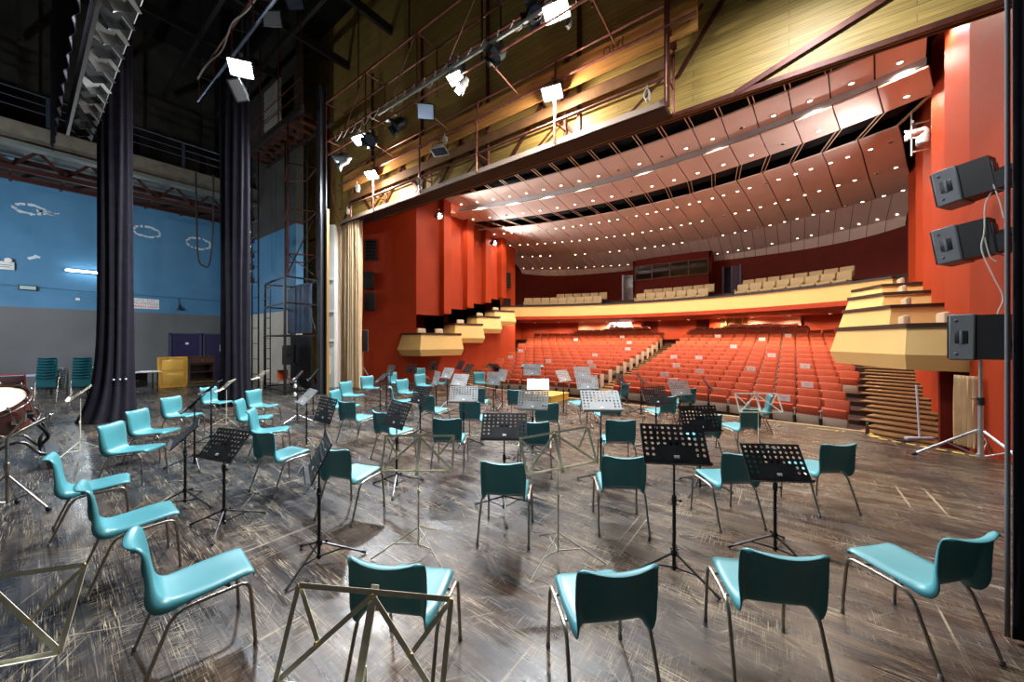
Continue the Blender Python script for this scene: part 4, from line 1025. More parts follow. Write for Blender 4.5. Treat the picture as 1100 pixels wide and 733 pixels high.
# person in the doorway
def person():
    m = bpy.data.meshes.new('person'); V = [(0,0,.93),(0,0,1.12),(0,0,1.32),(0,.01,1.43),(0,.02,1.50),(0,.035,1.60),(0,.03,1.70),(.17,0,1.37),(.24,.02,1.12),(.20,.16,.98),(-.17,0,1.37),(-.24,.02,1.12),(-.21,.14,.96),(.10,0,.86),(.11,.02,.48),(.11,0,.08),(.12,.12,.03),(-.10,0,.86),(-.11,-.02,.48),(-.11,-.03,.08),(-.12,.09,.03)]
    E = [(0,1),(1,2),(2,3),(3,4),(4,5),(5,6),(2,7),(7,8),(8,9),(2,10),(10,11),(11,12),(0,13),(13,14),(14,15),(15,16),(0,17),(17,18),(18,19),(19,20)]
    RR = [.14,.13,.15,.06,.055,.085,.075,.065,.048,.036,.065,.048,.036,.085,.06,.045,.04,.085,.06,.045,.04]
    m.from_pydata(V, E, []); o = bpy.data.objects.new('person', m); COL.objects.link(o)
    sk = o.modifiers.new('skin','SKIN'); 
    for v, r in zip(m.skin_vertices[0].data, RR): v.radius = (r, r*.8 if r > .12 else r)
    m.skin_vertices[0].data[0].use_root = True
    o.modifiers.new('sub','SUBSURF').levels = 2
    bake(o); o.data.materials.clear()
    for mm in (mat('skin_tone',(.62,.36,.25),.5), mat('dark_jacket',(.03,.03,.04),.7), mat('dark_trousers',(.02,.02,.03),.7)): o.data.materials.append(mm)
    for f in o.data.polygons:
        z = f.center.z; f.material_index = 0 if (z > 1.46 or (z < 1.03 and abs(f.center.x) > .17 and f.center.y > .1)) else (1 if z > .9 else 2)
    h = MB(); h.sphere((0,.015,1.71),.088,14,(1,1.05,.75)); h.build('hair', mat('white_hair',(.75,.73,.70),.7), o, 60)
    fc = MB(); fc.sphere((0,.135,1.615),.016,8,(.8,1,1.3)); fc.sphere((.035,.115,1.645),.010,8); fc.sphere((-.035,.115,1.645),.010,8); fc.box((0,.118,1.575),(.045,.012,.008)); fc.sphere((.09,.03,1.62),.022,8,(.4,.8,1.2)); fc.sphere((-.09,.03,1.62),.022,8,(.4,.8,1.2))
    fc.build('face', mat('skin_tone_shadow',(.45,.23,.16),.5), o, 60)
    return o
pr = person(); pr.location = (-11.42, 29.65, 1.70); pr.rotation_euler = (0,0,R(160))
tag(pr, 'white-haired person in dark jacket standing in the bright rear doorway', 'person')
# ---------------------------------------------------------------- downlights
DL = {}
a = MB(); a.lathe([(.062,-.012),(.075,-.014),(.078,-.006),(.078,.03),(.062,.03)],16,cap=False); DL['ring'] = a.mesh('trim_ring', mat('pale_ring',(.7,.6,.5),.4))
a = MB(); a.lathe([(.001,-.004),(.062,-.004),(.062,.02)],16,cap=False); DL['lamp'] = a.mesh('lamp', LIGHTBULB); DL['hot'] = a.mesh('lamp', LIGHTBULBHOT)
a = MB(); a.lathe([(.001,.0),(.062,.0),(.062,.03)],16,cap=False); DL['off'] = a.mesh('lamp', BLACKVOID)
rd = random.Random(11); GLOW = []
def downlight(p, label, group, st='on', s=1.0):
    t0 = thing('downlight', label, 'downlight', p, 0, group); t0.scale = (s,s,s)
    obj('trim_ring', DL['ring'], t0); obj('lamp', DL[{'on':'lamp','hot':'hot','off':'off'}[st]], t0); 
    if st != 'off': GLOW.append((Vector(p), st))
def lerp_edge(e0, e1, f): return tuple(a+(b-a)*f for a,b in zip(e0,e1))
def dl_row(e0, e1, f, n, sub, nm, offp, hotp):
    e = lerp_edge(e0, e1, f); c = 0
    for k in range(n):
        for q in sub:
            c += 1; p = cpt((k+q)/n, *e); r = rd.random(); p.z -= .012
            downlight(p, '%s downlight from the left in the %s' % (nth(c), nm), 'downlights of the auditorium ceiling', 'off' if r < offp else 'hot' if r < offp+hotp else 'on', .95)
dl_row(E1a,E1b,.72,20,(.5,),'first full ceiling band',.12,0)
dl_row(E0a,E0b,.9,20,(.5,),'ceiling band nearest the stage',.1,0)
dl_row(E2a,E2b,.70,20,(.5,),'second ceiling band',.15,0)
dl_row(F0,F1,.93,18,(.3,.75),'narrow band behind the black gap',.12,.06)
dl_row(F1,F2,.93,18,(.3,.75),'wide ceiling band',.12,.10)
dl_row(F2,F3,.95,18,(.3,.75),'wide rear ceiling band',.25,.06)
dl_row(F3,F4,.85,36,(.5,),'steep rear ceiling band',.35,.05)
for k in range(12):
    A = R(-30+58*k/11); rr = BR+6.1
    downlight((BC[0]+rr*sin(A), BC[1]+rr*cos(A), 3.383), '%s downlight from the left deep under the balcony' % nth(k+1), 'downlights under the balcony', 'on', 1.2)
for k in range(14):
    A = R(-34+66*k/13); rr = BR+.75
    downlight((BC[0]+rr*sin(A), BC[1]+rr*cos(A), 3.383), '%s downlight from the left under the balcony edge' % nth(k+1), 'downlights under the balcony', 'on', 1.2)
# ================================================================== CURTAINS
def curtain(name, label, cat_, pts, z0, z1, mate, pleat=.05, n=14, flare=0., thick=.012, gather=None, pinch=None, cols=1):
    """pleated cloth hung along the plan polyline pts; flare widens it at the floor"""
    P = [Vector((x,y,0)) for x,y in pts]; L = [0]
    for i in range(1,len(P)): L.append(L[-1]+(P[i]-P[i-1]).length)
    tot = L[-1]; mid = sum(P, Vector())/len(P); rr = random.Random(len(label))
    ph = [rr.uniform(.75,1.3) for _ in range(n+2)]
    def at(t):
        s = t*tot
        for i in range(1,len(P)):
            if s <= L[i]+1e-9:
                f = (s-L[i-1])/(L[i]-L[i-1]); d = (P[i]-P[i-1]).normalized(); return P[i-1].lerp(P[i], f), Vector((-d.y, d.x, 0))
        return P[-1].copy(), Vector((0,1,0))
    NU, NV = n*8+1, 26
    def f(u, v):
        p, nn = at(u); z = z0+(z1-z0)*v**1.3
        k = min(n, int(u*n)); amp = pleat*ph[k]*(1+.5*flare*(1-v)**4)
        w = 1 + flare*(1-v)**6
        if pinch: w *= 1 - pinch[1]*math.exp(-((z-pinch[0])/pinch[2])**2)
        q = mid + (p-mid)*w + nn*amp*(sin(2*pi*n*u + .6*sin(3*v+u*5)) + .25*sin(4*pi*n*u+1+2*v))
        q.z = z; return q
    mb = MB(); mb.grid(f, NU, NV); o = mb.build(name, mate, None, 60)
    s = o.modifiers.new('s','SOLIDIFY'); s.thickness = thick; bake(o); tag(o, label, cat_); return o
def bundle(name, label, c, rx, ry, z0, z1, mate, n=15, flare=.25, pleat=.12, zf=.9, skew=(0,0), lean=0.):
    """a leg of cloth gathered into an upright bundle"""
    rr = random.Random(n*7+len(label)); ph = [rr.uniform(.6,1.4) for _ in range(n+1)]; o2 = rr.uniform(0,6)
    NU, NV = n*8, 30
    mb = MB(); vs = []; 
    for j in range(NV):
        v = j/(NV-1); z = z0+(z1-z0)*v**1.6
        fl = 1 + flare*math.exp(-z/zf)
        for i in range(NU):
            a = 2*pi*i/NU; k = int(i/NU*n)
            w = fl*(1 + pleat*ph[k]*sin(n*a + .5*sin(z*.6+k)) + .04*sin(3*a+z*.5+o2))
            vs.append((c[0]+rx*w*cos(a)+skew[0]*math.exp(-z/zf), c[1]+ry*w*sin(a)+skew[1]*math.exp(-z/zf), z))
    fs = [(j*NU+i, j*NU+(i+1)%NU, (j+1)*NU+(i+1)%NU, (j+1)*NU+i) for j in range(NV-1) for i in range(NU)]
    fs += [tuple(range((NV-1)*NU, NV*NU)), tuple(reversed(range(NU)))]
    mb.add(vs, fs); o = mb.build(name, mate, None, 60); return tag(o, label, 'curtain')
b1 = bundle('stage_curtain', 'black gathered stage curtain at left, tied near the floor', (-13.1,1.40), .25,.27, .01, 11.5, VELVETBLK, 11, .75, .12, .75, (0,-.16))
m = MB()
for k in range(3): m.sphere((-12.79, 1.34+.10*k, .98), .022, 8)
m.build('tie_clips', WHITEMET, b1)
bundle('stage_curtain', 'black gathered stage curtain at left, second and farther from the camera', (-13.15,3.85), .30,.33, .01, 11.5, VELVETBLK, 12, .22, .11, .6)
rc = curtain('stage_curtain', 'black curtain along the right edge of the picture, nearest the camera', 'curtain', [(1.125,3.76),(1.5,3.62),(2.1,3.45),(3.0,3.2)], .02, 9.5, VELVETBLK, .035, 9)
m = MB(); m.grid(lambda u,v: Vector((1.10+.022*u,3.775-.006*u,.02+9.48*v)), 2, 12); sv = m.build('selvage', mat('grey_selvage', (.17,.17,.19), .8), rc, 0)
md = sv.modifiers.new('s','SOLIDIFY'); md.thickness = .01; bake(sv)
curtain('beige_curtain', 'pleated beige house curtain gathered at the left of the stage opening', 'curtain', [(-14.75,8.0),(-14.1,7.95),(-13.35,8.0)], .02, 6.62, BEIGECLOTH, .085, 11, .04)
curtain('beige_curtain', 'narrow beige curtain below the right boxes beside the wooden steps', 'curtain', [(2.42,10.3),(2.5,10.15),(2.62,10.0)], .02, 1.28, BEIGECLOTH, .045, 5, .03)
# red pier and dark panel right of the steps
m = MB(); m.box((2.62,10.9,.6),(.5,.12,1.9)); struct(m,'trim_13',REDDARK,'dark red panel beside the right steps')

# ================================================================== LIGHTING RIG
def tubes(mb, segs, r=.028, n=8):
    for a, b in segs: mb.cyl(a, b, r, n)
# ---- bridge in front of the proscenium header
br = thing('lighting_bridge', 'red tubular lighting bridge with timber board over the stage opening', 'lighting bridge', (0,0,0))
X0, X1 = -14.6, -2.02
m = MB(); m.box(((X0+X1)/2, 8.12, 6.70), (X1-X0, .52, .10)); m.build('walkway_plate', BROWNUNDER, br, 0)
m = MB(); m.box(((X0+X1)/2, 7.84, 6.73), (X1-X0, .04, .13)); m.build('plate_edge', mat('pale_steel_edge', (.42,.30,.22), .4, .3), br, 0)
for (y,z,r,nm) in ((7.80,7.22,.036,'lower_rail'),(7.78,8.20,.036,'middle_rail'),(7.86,8.72,.034,'upper_rail'),(8.30,7.55,.03,'rear_rail'),(8.30,8.0,.03,'rear_rail')):
    m = MB(); m.cyl((X0,y,z),(X1+(.6 if z > 8.1 else 0),y,z), r, 10); m.build(nm, TUBE, br)
m = MB(); m.box(((X0+X1+.7)/2, 7.92, 8.28), (X1-X0+.5,.05,.62)); tb = m.build('timber_board', TIMBER, br, 0)
m = MB()
# the pencilled marks R H 1 on the board
def stroke(pts, w=.02): 
    for a, b in zip(pts, pts[1:]): m.bar((a[0],7.893,a[1]),(b[0],7.893,b[1]), w, .004, (0,1,0))
ox, oz = -3.36, 8.20
stroke([(ox+.09+.075*cos(t*pi/6), oz+.19+.09*sin(t*pi/6)) for t in range(13)]); stroke([(ox+.10,oz+.13),(ox+.17,oz+.07)])
stroke([(ox+.24,oz+.28),(ox+.24,oz+.10)]); stroke([(ox+.24,oz+.19),(ox+.35,oz+.21)]); stroke([(ox+.36,oz+.30),(ox+.35,oz+.12)])
stroke([(ox+.46,oz+.34),(ox+.45,oz+.12)])
m.build('pencil_marks', mat('pencil', (.12,.05,.02), .7), tb, 0)
m = MB(); m.box(((X0+X1)/2, 8.20, 7.80), (X1-X0,.03,.26)); m.build('lower_plank', mat('dull_brown_plank', (.22,.11,.045), .6, var=.25), br, 0)
for x in (X1+.06, -4.55, -7.1, -9.6, -12.2):
    m = MB(); m.cyl((x,7.79,6.7),(x,7.79,8.2),.032,8); m.cyl((x,7.79,8.2),(x+.0,7.86,8.72),.032,8); m.cyl((x,8.3,6.7),(x,8.3,8.7),.03,8); m.cyl((x,7.8,7.22),(x,8.3,7.22),.022,6); m.cyl((x,7.8,8.2),(x,8.3,8.2),.022,6); m.build('post', TUBE, br)
for x in (-13.4,-10.9,-8.4,-5.8,-3.3):
    m = MB(); m.bar((x,8.28,6.76),(x+1.15,8.28,7.55),.045,.03); m.bar((x+1.15,8.28,8.0),(x+1.9,8.28,8.7),.045,.03); m.build('brace', STEEL_RED, br, 0)
m = MB(); m.tube([(X0-.0,7.8,6.72),(X0-.35,7.78,7.4),(X0-.62,7.78,8.2),(X0-.65,7.84,8.72),(X0-.65,7.84,10.2)], .034, 8); m.cyl((X0,8.3,6.72),(X0,8.3,8.7),.03,8); m.build('end_frame', TUBE, br)
m = MB(); m.box((X1+.08,8.02,8.1),(.10,.6,.10)); m.box((X1+.06,7.79,7.9),(.10,.05,2.6)); m.build('end_post', STEEL_RED, br, 0)
# ---- second truss nearer the camera, with the lamp bar
tr = thing('lighting_truss', 'red tubular lamp truss hanging before the bridge', 'lighting truss', (0,0,0))
XA, XB = -13.1, 1.2
for (y,z,nm,mm) in ((6.5,8.44,'lamp_bar',TUBE),(6.5,8.92,'cable_bar',STEEL_RED),(6.5,10.3,'top_bar',TUBE),(7.2,10.3,'top_bar',STEEL_RED)):
    m = MB(); m.cyl((XA,y,z),(XB,y,z),.03,8); m.build(nm, mm, tr)
for x in (XA,-10.6,-8.1,-5.75,-3.3,-1.0):
    m = MB(); m.cyl((x,6.5,8.44),(x,6.5,10.3),.025,8); m.cyl((x,6.5,10.3),(x,7.2,10.3),.022,6); m.cyl((x,7.2,10.3),(x,7.2,8.9),.02,6); m.cyl((x,6.5,9.0),(x,7.2,9.0),.02,6); m.build('frame', STEEL_RED if x != -5.75 else STEEL_BLACK, tr)
for x in (-11.8,-9.3,-6.9,-4.5,-2.1):
    m = MB(); m.cyl((x,6.5,8.95),(x+1.1,6.5,10.28),.02,6); m.build('brace', STEEL_RED, tr)
for x in (-10.9,-8.2,-5.6,-3.0):
    m = MB(); m.cyl((x,6.5,8.44),(x+.02,7.68,8.25),.018,6); m.build('tie', TUBE, tr)
m = MB(); rr = random.Random(4)
for k in range(26):
    x = -12.4+.42*k; m.tube(bez([(x,6.47,8.92),(x+.12,6.44,8.70-.1*rr.random()),(x+.30,6.45,8.78-.25*rr.random()),(x+.46,6.47,8.90)],4), .011, 5)
m.build('cable_loops', CABLE, tr)
m = MB(); m.box((-6.8,6.42,8.66),(6.0,.05,.07)); m.build('cable_tray', mat('grey_tray',(.42,.42,.40),.4), tr, 0)
# hoist steels running up
m = MB()
for x in (-11.6,-8.9,-5.75,-2.6): m.cyl((x,6.85,10.3),(x,6.85,15.9),.02,6)
m.build('suspension', STEEL_BLACK, tr)
# loose white cable hanks tied to the bridge
def hank(p, s, label, mt=CABLE):
    m = MB(); rr = random.Random(int(p[0]*100))
    for k in range(5):
        a0 = rr.uniform(0,6); m.tube([(p[0]+s*(.5+.15*rr.random())*.55*cos(t*pi/6+a0), p[1]+.02*k, p[2]+s*(.6+.1*rr.random())*sin(t*pi/6+a0)) for t in range(12)], .009, 5, closed=True)
    m.tube([(p[0],p[1],p[2]+s*.5),(p[0]+.02,p[1],p[2]+s*1.1)], .009, 5)
    o = m.build('cable_hank', mt); return tag(o, label, 'cable', 'white cable hanks on the lighting rig')
hank((-4.05,7.5,9.25), .26, 'white coiled cable hank hanging high above the timber board')
hank((-9.55,7.74,7.05), .20, 'white cable hank tied below the middle of the bridge')
hank((-2.35,7.74,6.98), .17, 'white cable knot at the right end of the bridge')
hank((-13.9,7.74,7.0), .17, 'white cable knot at the left end of the bridge')
hank((-13.2,7.74,7.75), .24, 'white cable hank under the left end of the timber board')
hank((-8.35,7.72,8.02), .16, 'white cable loop hanging on the middle rail of the bridge')
# ---- floodlights
LAMPS = []
def flood(label, p, aim, lit, size=(.40,.28), depth=.20, body=PLASTBLK, glow=None, kind='floodlight', grp='floodlights of the lighting rig'):
    """rectangular flood: housing, reflector/lens, yoke, clamp; aim = world direction of the beam"""
    d = Vector(aim).normalized(); t0 = thing(kind, label, 'stage light', p, 0, grp)
    q = d.to_track_quat('-Z','Y').to_matrix().to_4x4()
    w, h = size
    m = MB(); n = 4; f = [(-w/2,-h/2,0),(w/2,-h/2,0),(w/2,h/2,0),(-w/2,h/2,0)]; bk = [(x*.55,y*.5,depth) for x,y,z in f]
    m.add(f+bk, [(i,(i+1)%4,4+(i+1)%4,4+i) for i in range(4)] + [(4,5,6,7)], q)
    for i in range(4):
        a, b = Vector(f[i]), Vector(f[(i+1)%4]); m.add([q@(a*1.05+Vector((0,0,-.02))), q@(b*1.05+Vector((0,0,-.02))), q@(b+Vector((0,0,.02))), q@(a+Vector((0,0,.02)))], [(0,1,2,3)])
    for k in range(5): m.box((0,(k-2)*h*.09,depth+.012),(w*.42,.008,.03),M=q)
    m.build('housing', body, t0, 20)
    m = MB(); m.add([(x*.94,y*.94,.012) for x,y,z in f], [(0,1,2,3)], q); m.build('lamp_face' , glow or (LIGHTCOOL if lit else mat('dead_lens',(.10,.13,.17),.08,spec=.8)), t0, 0)
    m = MB(); up = Vector((0,0,1)); sx = q.to_3x3() @ Vector((1,0,0)); a = sx*(w/2+.02) + q.to_3x3()@Vector((0,0,depth*.4)); b = -sx*(w/2+.02) + q.to_3x3()@Vector((0,0,depth*.4))
    top = Vector((0,0,.27)); m.tube([a, a+Vector((0,0,.2)), top+sx*.03, top-sx*.03, b+Vector((0,0,.2)), b], .010, 6); m.build('yoke', STEEL_BLACK, t0)
    m = MB(); m.cyl(top, top+Vector((0,0,.06)), .022, 8); m.box(top+Vector((0,0,.07)), (.06,.07,.06)); m.build('hanging_clamp', CHROME_DULL, t0)
    if lit: LAMPS.append((Vector(p)+d*.06, d, lit, size))
    return t0
def par_can(label, p, aim, lit=0, r=.13, L=.34, body=PLASTBLK, glow=None):
    d = Vector(aim).normalized(); t0 = thing('spotlight', label, 'stage light', p, 0, 'spotlights of the lighting rig')
    q = d.to_track_quat('-Z','Y').to_matrix().to_4x4()
    m = MB(); m.lathe([(r,-.04),(r,L*.6),(r*.72,L*.78),(r*.6,L)], 18, q, cap=False); m.lathe([(.001,L),(r*.6,L)], 18, q, cap=False); m.lathe([(r,-.04),(r+.018,-.04),(r+.018,0),(r,0)],18,q,cap=False); m.build('can', body, t0)
    m = MB(); m.lathe([(.001,.0),(r*.96,.0)], 18, q, cap=False); m.build('lens', glow or (LIGHTCOOL if lit else mat('dead_lens',(.10,.13,.17),.08,spec=.8)), t0, 0)
    m = MB()
    for k in range(4):
        a = pi/2*k; m.add([(q@Vector((r*1.1*cos(a-.6),r*1.1*sin(a-.6),-.03))),(q@Vector((r*1.1*cos(a+.6),r*1.1*sin(a+.6),-.03))),(q@Vector((r*1.6*cos(a+.5),r*1.6*sin(a+.5),-.14))),(q@Vector((r*1.6*cos(a-.5),r*1.6*sin(a-.5),-.14)))],[(0,1,2,3)])
    o = m.build('barn_doors', body, t0, 0); s = o.modifiers.new('s','SOLIDIFY'); s.thickness = .004; bake(o); o.data.materials.clear(); o.data.materials.append(body)
    m = MB(); sx = q.to_3x3()@Vector((1,0,0)); c0 = q.to_3x3()@Vector((0,0,L*.35)); top = Vector((0,0,.30)); a = c0+sx*(r+.02); b = c0-sx*(r+.02)
    m.tube([a,a+Vector((0,0,.16)),top+sx*.03,top-sx*.03,b+Vector((0,0,.16)),b],.010,6); m.build('yoke', STEEL_BLACK, t0)
    m = MB(); m.box(top+Vector((0,0,.03)),(.06,.07,.07)); m.build('clamp', CHROME_DULL, t0)
    if lit: LAMPS.append((Vector(p)+d*.08, d, lit, (r*2,r*2)))
    return t0
flood('blazing white floodlight on the bridge under the timber board', (-4.55,7.68,7.86), (.15,-.6,-1), 640, (.46,.30))
flood('blazing white floodlight at the left part of the bridge', (-12.1,7.66,7.92), (.2,-.6,-1), 560, (.44,.30))
flood('unlit white floodlight hanging on the bridge between the two blazing ones', (-8.45,7.62,7.62), (.1,-.3,-1), 0, (.48,.30), .2, WHITEMET)
flood('lit cool floodlight on the lamp bar with a white can below it', (-6.62,6.5,8.42), (.05,-.5,-1), 110, (.40,.26))
flood('lit cool floodlight at the left end of the lamp bar', (-10.95,6.5,8.30), (.1,-.6,-1), 90, (.44,.28))
flood('lit floodlight at the top of the picture on the lamp bar', (-3.75,6.5,8.55), (.1,-.6,-1), 110, (.50,.30))
par_can('white spotlight can just below the lit floodlight on the lamp bar', (-6.35,6.42,8.08), (-.3,-.5,-.8), 60, .11, .24, WHITEMET)
flood('pale blue unlit floodlight on the lamp bar above the bridge', (-7.75,6.5,8.02), (.75,-.75,-.5), 0, (.44,.36), .34, PLASTBLK, mat('blue_white_lens', (.33,.42,.58), .12))
par_can('black spotlight on the lamp bar left of the pale blue one', (-9.05,6.5,8.1), (-.3,-.7,-.6), 0, .17, .36)
par_can('black spotlight beside the lit floodlight at the left of the lamp bar', (-10.35,6.5,8.1), (.4,-.7,-.6), 0, .17, .36)
par_can('dark grey spotlight at the far left end of the lamp bar', (-12.2,6.5,8.0), (-.5,-.6,-.5), 0, .19, .40, PLASTGREY)
par_can('black spotlight on the lamp bar right of the lit floodlight', (-5.35,6.5,8.42), (-.2,-.7,-.7), 0, .16, .32)
par_can('large black spotlight at the top centre of the lamp bar', (-4.28,6.5,8.75), (.0,-.8,-.4), 0, .18, .34)
par_can('black spotlight with red stickers hanging behind the lamp bar', (-7.3,7.2,9.4), (.2,-.8,-.5), 0, .18, .36)
# ---- upstage bars at left with the very bright flood
tb2 = thing('lighting_bar', 'bare tubular lighting bars carrying the very bright lamp at upper left', 'lighting bar', (0,0,0))
for (y,z,xa,xb,mm) in ((3.2,9.75,-14.1,.9,TUBE),(3.2,9.05,-14.1,.9,STEEL_BLUE),(3.38,9.40,-13.0,.9,STEEL_BLUE)):
    m = MB(); m.cyl((xa,y,z),(xb,y,z),.027,8); m.build('tube', mm, tb2)
for x in (-14.0,-12.6,-11.2,-9.8,-8.4,-7.0):
    m = MB(); m.cyl((x,3.2,9.75),(x,3.2,9.05),.02,6); m.cyl((x,3.2,9.75),(x+.7,3.38,9.40),.016,6); m.build('strut', STEEL_RED, tb2)
m = MB()
for x in (-13.9,-10.0,-6.0,-2.0): m.cyl((x,3.2,9.75),(x,3.2,15.9),.012,6)
m.build('suspension', STEEL_BLACK, tb2)
m = MB(); m.tube(bez([(-14.1,3.2,9.7),(-13.2,3.15,9.66),(-12.0,3.22,9.6),(-11.0,3.15,9.74),(-10,3.2,9.62),(-8.4,3.2,9.74)],6),.018,6); m.build('cable', CABLE, tb2)
flood('very bright starburst floodlight at upper left', (-10.55,3.2,8.46), (.55,-.35,-.75), 480, (.46,.34))
flood('unlit white-backed floodlight under the very bright one', (-10.9,3.25,8.1), (.3,-.6,-.5), 0, (.34,.46), .16, PLASTGREY, mat('white_reflector',(.8,.8,.8),.3))
flood('unlit floodlight with glass front right of the very bright one', (-9.3,3.4,9.15), (.5,-.7,-.2), 0, (.42,.30), .2, PLASTBLK, mat('glassy_reflector',(.55,.56,.55),.15))
flood('small unlit framed floodlight next to the glass-fronted one', (-9.0,3.75,9.6), (.4,-.6,-.5), 0, (.38,.26), .18)
flood('dark floodlight high at the top, left of the wire frame one', (-7.75,3.9,10.7), (.3,-.7,-.6), 0, (.5,.34), .2)
flood('dark floodlight with pale frame at the top', (-6.7,4.2,10.6), (-.2,-.6,-.7), 0, (.42,.34), .2, PLASTBLK, mat('dull_gold_lens',(.16,.12,.06),.3))
# ---- border light batten running across at far left
bt = thing('border_light', 'batten of pale flood boxes receding at the upper left', 'border light', (0,0,0))
m = MB(); m.cyl((-14.4,.9,7.5),(-3,.9,7.5),.03,8); m.build('tube', STEEL_BLACK, bt)
m = MB(); m.box((-9.2,.72,7.25),(10.2,.05,.5)); m.build('backing', mat('dull_white_metal',(.28,.275,.26),.5,var=.25), bt, 0)
for k in range(17):
    x = -14.1+.52*k; m = MB(); m.box((x,.90,7.22),(.32,.24,.34),taper=.6,rot=(R(150),0,0)); m.box((x+.24,.92,7.12),(.02,.34,.36),rot=(.5,0,0)); m.build('flood_box', mat('pale_flood_metal',(.17,.168,.16),.5,var=.3) if k % 2 else PLASTBLK, bt, 0)
m = MB()
for k in range(17):
    m = MB(); m.box((-13.9+.52*k,1.04,7.02),(.34,.02,.18),rot=(.7,0,0)); m.build('colour_frame', mat('pale_flood_metal',(.50,.49,.46),.45), bt, 0)
bc = curtain('border_curtain', 'black border cloth beside the pale flood batten', 'curtain', [(-14.9,.5),(-9,.5),(-3,.5)], 6.7, 10, VELVETBLK, .03, 20)
# ---- fly gallery on the left wall
fg = thing('fly_gallery', 'concrete fly gallery with railing along the left wall', 'gallery', (0,0,0))
m = MB(); m.box((-20.7,1.1,8.86),(.30,15,.74)); m.build('edge_beam', CONCRETE, fg, 0)
m = MB(); m.box((-22.1,1.1,8.55),(2.6,15,.10)); m.box((-20.62,1.1,8.46),(.5,15,.10)); m.build('deck', mat('grey_green_slab',(.15,.17,.16),.7), fg, 0)
for z in (9.75,10.05,10.35):
    m = MB(); m.cyl((-20.65,-5,z),(-20.65,8.4,z),.028 if z > 10.2 else .018,8); m.build('rail', STEEL_BLUE, fg)
for y in (-3,-1.2,.6,2.4,4.2,6.0,7.8):
    m = MB(); m.box((-20.65,y,9.8),(.05,.09,1.1)); m.build('post', STEEL_BLUE, fg, 0)
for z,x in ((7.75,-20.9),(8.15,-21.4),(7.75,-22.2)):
    m = MB(); m.box((x,1.1,z),(.12,15,.16)); m.build('girder', STEEL_RED_SHADED, fg, 0)
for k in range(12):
    y = -5+1.2*k; m = MB(); m.bar((-21.0,y,7.8),(-21.0,y+.6,8.5),.09,.06,(1,0,0)); m.bar((-21.0,y+.6,8.5),(-21.0,y+1.2,7.8),.09,.06,(1,0,0)); m.box((-22.0,y,7.9),(2.4,.08,.1)); m.build('lattice', STEEL_RED_SHADED, fg, 0)
for y in (-3.2,-.4):
    m = MB(); m.box((-21.2,y,8.0),(.2,.6,.26)); m.build('work_lamp', mat('pale_blue_metal',(.20,.34,.46),.5), fg, 0)
# hanging cable loop
m = MB(); m.tube(bez([(-18.6,4.15,8.5),(-18.55,4.16,7.0),(-18.5,4.2,5.2),(-18.4,4.35,4.85),(-18.3,4.5,4.95),(-18.25,4.6,6.2),(-18.25,4.62,8.5)],6), .03, 8)
tag(m.build('hanging_cable', CABLEDK), 'dark cable loop hanging in front of the blue wall', 'cable')
# dark walkway and frames over the left wing
wk = thing('wing_walkway', 'dark steel walkway with red cross members at upper centre left', 'walkway', (0,0,0))
for y in (5.9,6.9):
    m = MB(); m.box((-16.4,y,10.0),(5.8,.12,.22)); m.build('girder', mat('dark_girder',(.03,.02,.018),.5), wk, 0)
for k in range(10):
    m = MB(); m.box((-19.0+.58*k,6.4,9.98),(.08,.92,.10)); m.build('cross_member', STEEL_RED, wk, 0)
m = MB()
for x in (-19.1,-17.3,-15.5,-13.7): m.cyl((x,5.9,10.1),(x,5.9,14),.025,6)
for z in (10.6,11.1): m.cyl((-19.2,5.9,z),(-13.6,5.9,z),.02,6)
m.build('railing', STEEL_RED, wk)
m = MB(); m.box((-17.4,6.4,11.8),(1.6,.06,1.7)); 
for k in range(8): m.box((-17.4,6.36,11.1+.2*k),(1.6,.03,.03))
tag(m.build('metal_grating', mat('pale_grating',(.32,.30,.26),.6), None, 0), 'pale ribbed panel catching light high behind the bright lamp', 'panel')
# dim roof steelwork
m = MB()
for x in (-18,-15,-12,-9,-6,-3,0): m.box((x,2,13.6),(.14,13.5,.3))
for y in (-2,0,2,4,6): m.box((-8,y,13.2),(30,.12,.22))
struct(m, 'trim_14', mat('roof_steel',(.022,.018,.017),.6), 'dark grid steel high above the stage', None, 0)

# ================================================================== LEFT WING
# steel column and timber edge at the left side of the opening
m = MB(); m.box((-13.42,6.42,5.5),(.24,.03,11)); m.box((-13.42,6.62,5.5),(.24,.03,11)); m.box((-13.42,6.52,5.5),(.04,.2,11)); 
struct(m, 'trim_15', mat('column_steel',(.035,.038,.05),.6,.1), 'dark steel column at the left of the stage opening', None, 0)
m = MB(); m.box((-13.18,6.60,3.3),(.07,.08,6.6)); struct(m,'trim_16',mat('gold_brown_edge',(.34,.20,.06),.45),'thin brown timber edge beside the dark column',None,0)
# scaffold tower
A, B, C, D = Vector((-16.9,5.94,0)), Vector((-14.17,5.6,0)), Vector((-14.25,6.85,0)), Vector((-16.8,6.9,0))
sc = thing('scaffold_tower', 'black steel scaffold tower with three tiers in the left wing', 'scaffold', (0,0,0))
for p in (A,B,C,D):
    m = MB(); m.box(p+Vector((0,0,2.1)),(.07,.07,4.2)); m.build('upright', STEEL_BLACK, sc, 0)
for z in (.08,2.1,3.25,4.18):
    m = MB()
    for p,q in ((A,B),(B,C),(C,D),(D,A)): m.bar(p+Vector((0,0,z)),q+Vector((0,0,z)),.07,.05,(0,0,1))
    m.build('tier_frame', STEEL_BLACK, sc, 0)
m = MB(); m.bar((-15.6,6.8,2.1),(-14.4,6.8,4.1),.05,.03); m.bar((-14.4,6.8,2.1),(-15.6,6.8,4.1),.05,.03); m.build('brace', STEEL_BLACK, sc, 0)
m = MB()
for k in range(10): m.bar((-16.9,5.93,.4+.4*k),(-16.1,5.84,.4+.4*k),.03,.03,(0,0,1))
